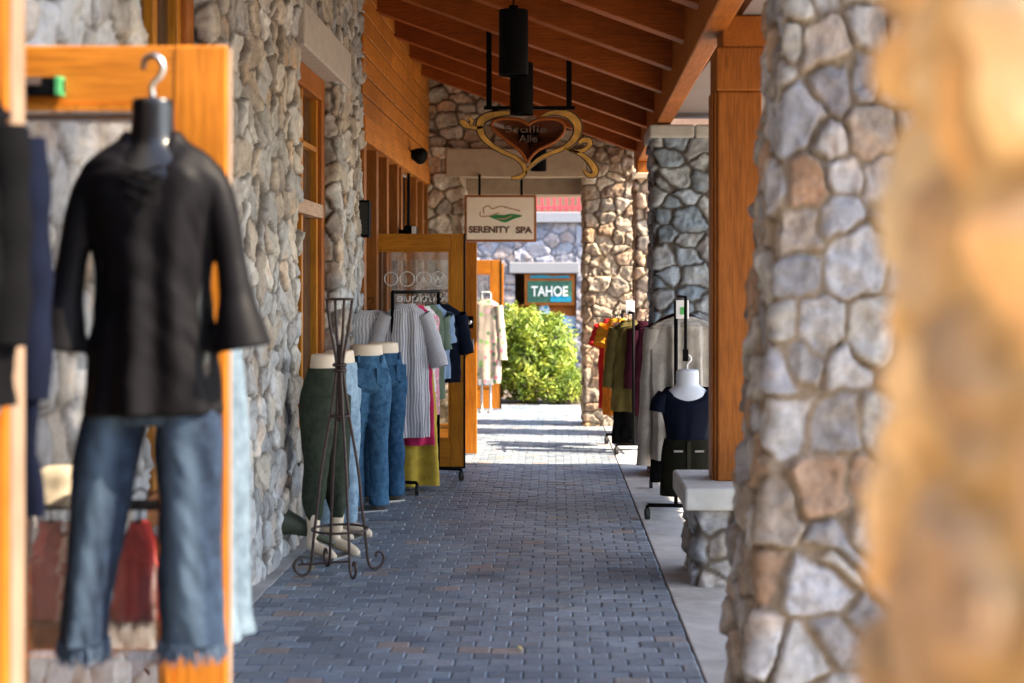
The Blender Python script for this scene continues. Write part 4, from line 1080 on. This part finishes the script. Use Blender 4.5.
m = MB(); m.X = Matrix.Translation(B); m.box(-.012, .012, -.125, -.108, .14, .49); m.build('placket', cloth('dark_olive_placket', (.03, .03, .02)), sk)
m = MB(); m.X = Matrix.Translation(B)
for x in (-.07, .07): m.box(x - .03, x + .03, -.118, -.1, .42, .432)
m.build('pocket_trim', M['chrome'], sk)
m = MB(); zt = at(684, 297, 9.6).z
m.tube([(B.x, B.y, .96), (B.x, B.y, 1.0), (B.x + .025, B.y, 1.03), (B.x + .01, B.y, 1.06), (B.x - .015, B.y, 1.04)], .007, 8, smooth=4); m.build('hook', M['white'], bt, smooth=True)
m = MB(); m.tube([(B.x - .012, B.y, 1.05), (B.x - .012, B.y, zt), (B.x - .03, 9.95, zt)], .011); m.box(B.x - .03, B.x + .006, B.y - .015, B.y + .015, 1.02, 1.1)
m.build('hanging_bar', M['black'], bt)
m = MB(); zz_ = at(684, 300, 9.9); m.box(.855, .945, 9.885, 9.905, zz_.z - .13, zz_.z + .0)
sgn = m.build('price_card', M['white'], bevel=.004); tag(sgn, 'white card with a green patch clipped above the grey cardigan', 'card')
m = MB(); m.box(.885, .91, 9.880, 9.885, zz_.z - .10, zz_.z - .05); m.build('green_patch', plain('card_green', (.1, .5, .12), .5), sgn)

# ---- far right rack in the sun
FG_ = 'garments on the far sunny rail'
rack('clothes rail in the sun before the far portal column', (.80, 14.15), (.74, 15.2), 1.25, spread=.17, group='rolling clothes rails')
garment('hanging_dress', 'bright red ruffled dress at the far left of the sunny rail', 'dress', (.615, 15.15, 1.20), -.1, .95, .115, .12, RED, sl=.2, sr=(.07, .09), seed=21, group=FG_, folds=.4)
garment('hanging_blouse', 'mustard yellow tee on the sunny rail', 'tee', (.675, 14.85, 1.21), -.1, .58, .13, .14, ORANGE, sl=.2, sr=(.075, .08), sa=.06, seed=22, group=FG_)
garment('hanging_dress', 'orange skirted dress under the mustard tee', 'dress', (.66, 14.98, 1.19), -.2, 1.0, .12, .135, cloth('orange_cloth', (.70, .22, .02)), seed=23, group=FG_)
garment('hanging_blouse', 'blush pink scarf top between mustard tee and brown jacket', 'top', (.68, 14.72, 1.17), -.2, .7, .09, .08, PEACH, seed=24, group=FG_)
garment('hanging_jacket', 'olive brown jacket hanging at the front of the sunny rail', 'jacket', (.765, 14.4, 1.205), -.1, .92, .14, .17, OLIVE, depth=.08, sl=.6, sa=.08, seed=25, group=FG_)
garment('hanging_jacket', 'dark maroon jacket right of the olive brown one', 'jacket', (.93, 14.28, 1.20), -.1, .95, .12, .14, cloth('dark_plum', (.05, .01, .02)), sl=.6, seed=26, group=FG_)
garment('hanging_trousers', 'black trousers hanging low on the sunny rail', 'trousers', (.78, 14.6, .75), -.1, .82, .14, .17, BLK, seed=27, group=FG_, hanger=False)
m = MB(); m.box(.74, .83, 14.5, 14.512, 1.22, 1.37); tag(m.build('price_card', M['white'], bevel=.004), 'white paper card standing above the sunny rail', 'card')
m = MB(); q = at(616, 452, 14.2)

# ---- floral robe on its stand at the third door
t = garment('hanging_robe', 'pink and green floral robe hanging in front of the far orange door', 'robe', (-.93, 19.5, 1.36), .0, 1.15, .18, .22, floral('garden_print', (.42, .35, .28), [(.55, .15, .2), (.2, .35, .12), (.7, .35, .4), (.12, .2, .1), (.5, .4, .3)], 13), sl=.75, sr=(.07, .08), sa=.06, seed=31)
m = MB()
for x in (-.98, -.86): m.tube([(x, 19.55, g(19.5)), (x, 19.55, 1.42)], .016); m.tube([(x, 19.3, g(19.5) + .02), (x, 19.8, g(19.5) + .02)], .016)
m.tube([(-.98, 19.55, 1.42), (-.86, 19.55, 1.42)], .016)
m.box(-1.02, -.82, 19.42, 19.6, .16, .24)
tag(m.build('garment_stand', plain('grey_metal', (.45, .45, .45), .5)), 'thin grey metal stand under the floral robe', 'stand')
m = MB()
m.loft([(1.0, .1, .04), (.95, .2, .05), (.6, .24, .06), (.35, .25, .07)], 40, 20, .2, 6, 3); m.X = None
for i, p in enumerate(m.v): p += Vector((.30, 28.25, -.05))
tag(m.build('printed_towel', LB, smooth=True), 'blue and white printed towel hanging in the far shop opening', 'towel')
m = MB(); m.loft([(.5, .06, .04), (.45, .13, .06), (.0, .14, .08), (-.3, .15, .08)], 30, 16, .2, 6, 3)
for p in m.v: p += Vector((.42, 28.12, .0))
tag(m.build('red_garment', RED, smooth=True), 'red garment hanging under the blue towel in the far shop', 'garment')
m = MB(); m.loft([(1.05, .03, .02), (1.0, .09, .04), (.85, .1, .05)], 20, 8, .2, 4, 3)
for p in m.v: p += Vector((-.17, 28.15, .10))
tag(m.build('printed_cloth', LB, smooth=True), 'small blue and yellow cloth hanging below the far shop sign', 'cloth')

# ------------------------------------------------------------------ foreground: outfit on the open door
HX, HYY = -1.03, 3.66
hm = thing('hanging_form', 'black torso form wearing black lace-up top and frayed jeans, hooked on open door', 'torso form', (HX, HYY, .6))
m = MB(); m.X = Matrix.Translation((HX, HYY, 0))
m.loft([(2.014, .040, .034), (2.01, .052, .045), (1.955, .054, .048), (1.905, .062, .052), (1.875, .10, .060), (1.84, .155, .076), (1.80, .170, .088), (1.7, .150, .09), (1.5, .15, .075), (1.3, .16, .08)], 40, 44, cap_top=True, cap_bot=True)
m.build('form', M['formblack'], hm, smooth=True)
m = MB(); m.X = Matrix.Translation((HX, HYY, 0))
m.tube([(.0, 0, 2.02), (.0, -.005, 2.05), (.025, -.01, 2.078), (.028, -.012, 2.105), (.01, -.01, 2.125), (-.018, .0, 2.12), (-.03, .02, 2.10)], .0085, 10, smooth=6); m.build('hook', M['steel'], hm, smooth=True)
m = MB(); m.X = Matrix.Translation((HX, HYY, 0))
m.loft([(1.935, .068, .056), (1.905, .095, .064), (1.860, .155, .080), (1.79, .192, .090), (1.68, .163, .098), (1.52, .148, .093), (1.36, .160, .096), (1.205, .178, .102)], 90, 90, .16, 7, 8, wob=.003, crease=.010, scoop=.125, spow=4, cap_top=True, cap_bot=True)
for s in (-1, 1):
    P = [(s * .09, 0, 1.825), (s * .150, 0, 1.80), (s * .180, -.005, 1.72), (s * .204, -.01, 1.60), (s * .218, -.015, 1.51), (s * .226, -.02, 1.45), (s * .238, -.02, 1.375)]
    m.tube(P, [.03, .044, .043, .038, .044, .058, .074], 24, smooth=6)
tp = m.build('black_top', BLKJ, hm, remesh=.0065)
m = MB(); m.X = Matrix.Translation((HX, HYY, 0))
for i in range(3): z_ = 1.835 - i * .034; wdt = .052 - i * .012; yy_ = -.098 - i * .006; m.tube([(-wdt, yy_, z_), (wdt, yy_ - .003, z_ - .03)], .004, 6); m.tube([(wdt, yy_, z_), (-wdt, yy_ - .003, z_ - .03)], .004, 6)
m.build('lacing', M['black'], tp)
j = MB(); j.X = Matrix.Translation((HX, HYY + .01, 0))
j.loft([(1.30, .13, .07), (1.26, .145, .075), (1.22, .150, .078), (1.18, .14, .07)], 40, 14, cap_top=True, cap_bot=True)
for s, xs in ((-1, (-.097, -.120, -.145, -.168, -.180)), (1, (.090, .092, .094, .097, .100))):
    j.loft([(1.255, .070, .070, xs[0] * .85), (1.20, .083, .076, xs[0]), (1.10, .084, .074, xs[1]), (.92, .080 if s > 0 else .072, .068, xs[2]), (.74, .081 if s > 0 else .060, .066, xs[3]), (.615, .080 if s > 0 else .060, .07, xs[4])], 48, 90, .10, 4, 12 + s, cap_top=True, cap_bot=True, crease=.010)
DENF = denim('dark_wash_denim', (.007, .010, .020), (.026, .046, .082), .5, worn=(.10, .15, .21))
jo = j.build('jeans', DENF, hm, smooth=True)
rr = random.Random(6); FRAY = denim('fray_threads', (.02, .035, .07), (.12, .17, .24), .7)
for x0, rx in ((-.180, .058), (.100, .078)):
    m = MB(); m.X = Matrix.Translation((HX, HYY + .01, 0))
    for i in range(170):
        a = rr.uniform(0, 6.283); r_ = rr.uniform(.85, 1.02); x = x0 + rx * r_ * math.cos(a); y = .066 * r_ * math.sin(a); L = rr.uniform(.02, .06)
        b = .007
        m.add([(x - b, y, .625), (x + b, y, .625), (x + rr.gauss(0, .01), y + rr.gauss(0, .008), .615 - L)], [(0, 1, 2)]); m.add([(x, y - b, .625), (x, y + b, .625), (x + rr.gauss(0, .01), y + rr.gauss(0, .008), .615 - L)], [(0, 1, 2)])
    m.build('frayed_hem', FRAY, jo)
# pale jeans behind the door edge
j = MB(); o_ = Vector((-.975, 4.02, 0))
for p in ((-.01, 0), (.01, .10)):
    j.loft([(1.37, .06, .06, p[0], p[1]), (1.1, .085, .07, p[0], p[1]), (.8, .075, .06, p[0] + .01, p[1]), (.61, .080, .07, p[0] + .01, p[1]), (.535, .088, .075, p[0] + .015, p[1])], 26, 34, .1, 5, 3)
for p in j.v: p += o_
pj = j.build('hanging_jeans', denim('bleached_denim', (.055, .085, .12), (.14, .19, .235), .8), smooth=True); tag(pj, 'pale washed jeans hanging at the back of the open door', 'jeans')
m = MB(); m.tube([(-.91, 3.885, 1.42), (-.91, 4.02, 1.42), (-.91, 4.02, 1.37)], .008); m.build('hanger', M['black'], pj)
garment('hanging_cardigan', 'long navy cardigan hanging behind the nearest door leaf', 'cardigan', (-1.32, 3.25, 1.99), 0, .95, .12, .14, NAVY, depth=.06, sl=.6, sa=.012, sr=(.05, .045), seed=41)
garment('hanging_blouse', 'black top hanging on the face of the nearest door leaf', 'top', (-1.225, 2.90, 1.98), 0, .66, .115, .12, BLK, depth=.05, sl=.45, sa=.0, sr=(.045, .045), seed=42)
# low display rail seen through the door glass
dr = thing('display_rail', 'low wooden display with a dark rail behind the glass of the open door', 'display rail', (-1.35, 4.25, g(4.25)))
ZR = at(100, 505, 4.25).z; ZS = at(100, 629, 4.25).z
m = MB(); m.tube([(-1.58, 4.25, ZR), (-1.15, 4.25, ZR)], .016); m.build('rail', M['black'], dr, smooth=True)
m = MB(); m.box(-1.60, -1.13, 4.13, 4.38, ZS - .035, ZS + .035); m.build('shelf', M['post'], dr, bevel=.008)
m = MB(); m.box(-1.178, -1.148, 4.235, 4.265, g(4.25), 1.0); m.box(-1.60, -1.57, 4.235, 4.265, g(4.25), ZR); m.build('upright', M['door'], dr, bevel=.004)
DG = 'garments on the low display rail'
garment('hanging_dress', 'red child size dress at the right of the low display rail', 'dress', (-1.235, 4.25, ZR - .02), .1, .36, .06, .09, cloth('coral_red', (.85, .075, .06)), depth=.05, seed=51, group=DG, neck=.03)
garment('hanging_dress', 'dusky rose dress at the left of the low display rail', 'dress', (-1.50, 4.25, ZR - .02), .3, .28, .05, .06, cloth('rose', (.75, .22, .25)), depth=.05, seed=52, group=DG, neck=.03)
garment('hanging_dress', 'pale pink patterned dress mid low display rail', 'dress', (-1.43, 4.25, ZR - .02), .4, .31, .045, .06, floral('pale_pink_print', (.80, .58, .58), [(.75, .6, .6), (.6, .2, .25), (.8, .75, .72)], 30), depth=.05, seed=53, group=DG, neck=.03)
m = MB(); m.loft([(-.04, .04, .03), (-.06, .075, .05), (-.10, .095, .06), (-.125, .14, .075), (-.14, .16, .08)], 30, 14, .25, 5, 3, cap_top=True)
for p in m.v: p += Vector((-1.46, 4.22, ZR + .16))
tag(m.build('cream_hat', cloth('cream_felt', (.62, .55, .42)), smooth=True), 'cream soft hat resting on the dark display rail', 'hat')

# fallen leaves
for (px, py) in ((396, 605), (310, 570), (520, 650)):
    Y = 2190 / (py - 299.6); x = (px - 553) * Y / F; z_ = g(Y) + .006; m = MB(); a = random.uniform(0, 6.28)
    P = [(0, .028, .006), (.012, .006, .0), (.004, -.022, .004), (-.012, .004, .010)]
    m.add([(x + p[0] * math.cos(a) - p[1] * math.sin(a), Y + p[0] * math.sin(a) + p[1] * math.cos(a), z_ + p[2]) for p in P], [(0, 1, 2, 3)])
    tag(m.build('fallen_leaf', plain('dry_leaf', (.55, .38, .10), .7)), {396: 'small dry yellow leaf alone mid left on the pavers', 310: 'dry yellow leaf under the iron stand', 520: 'dry yellow leaf on the pavers nearest the camera'}[px], 'leaf', 'fallen leaves')
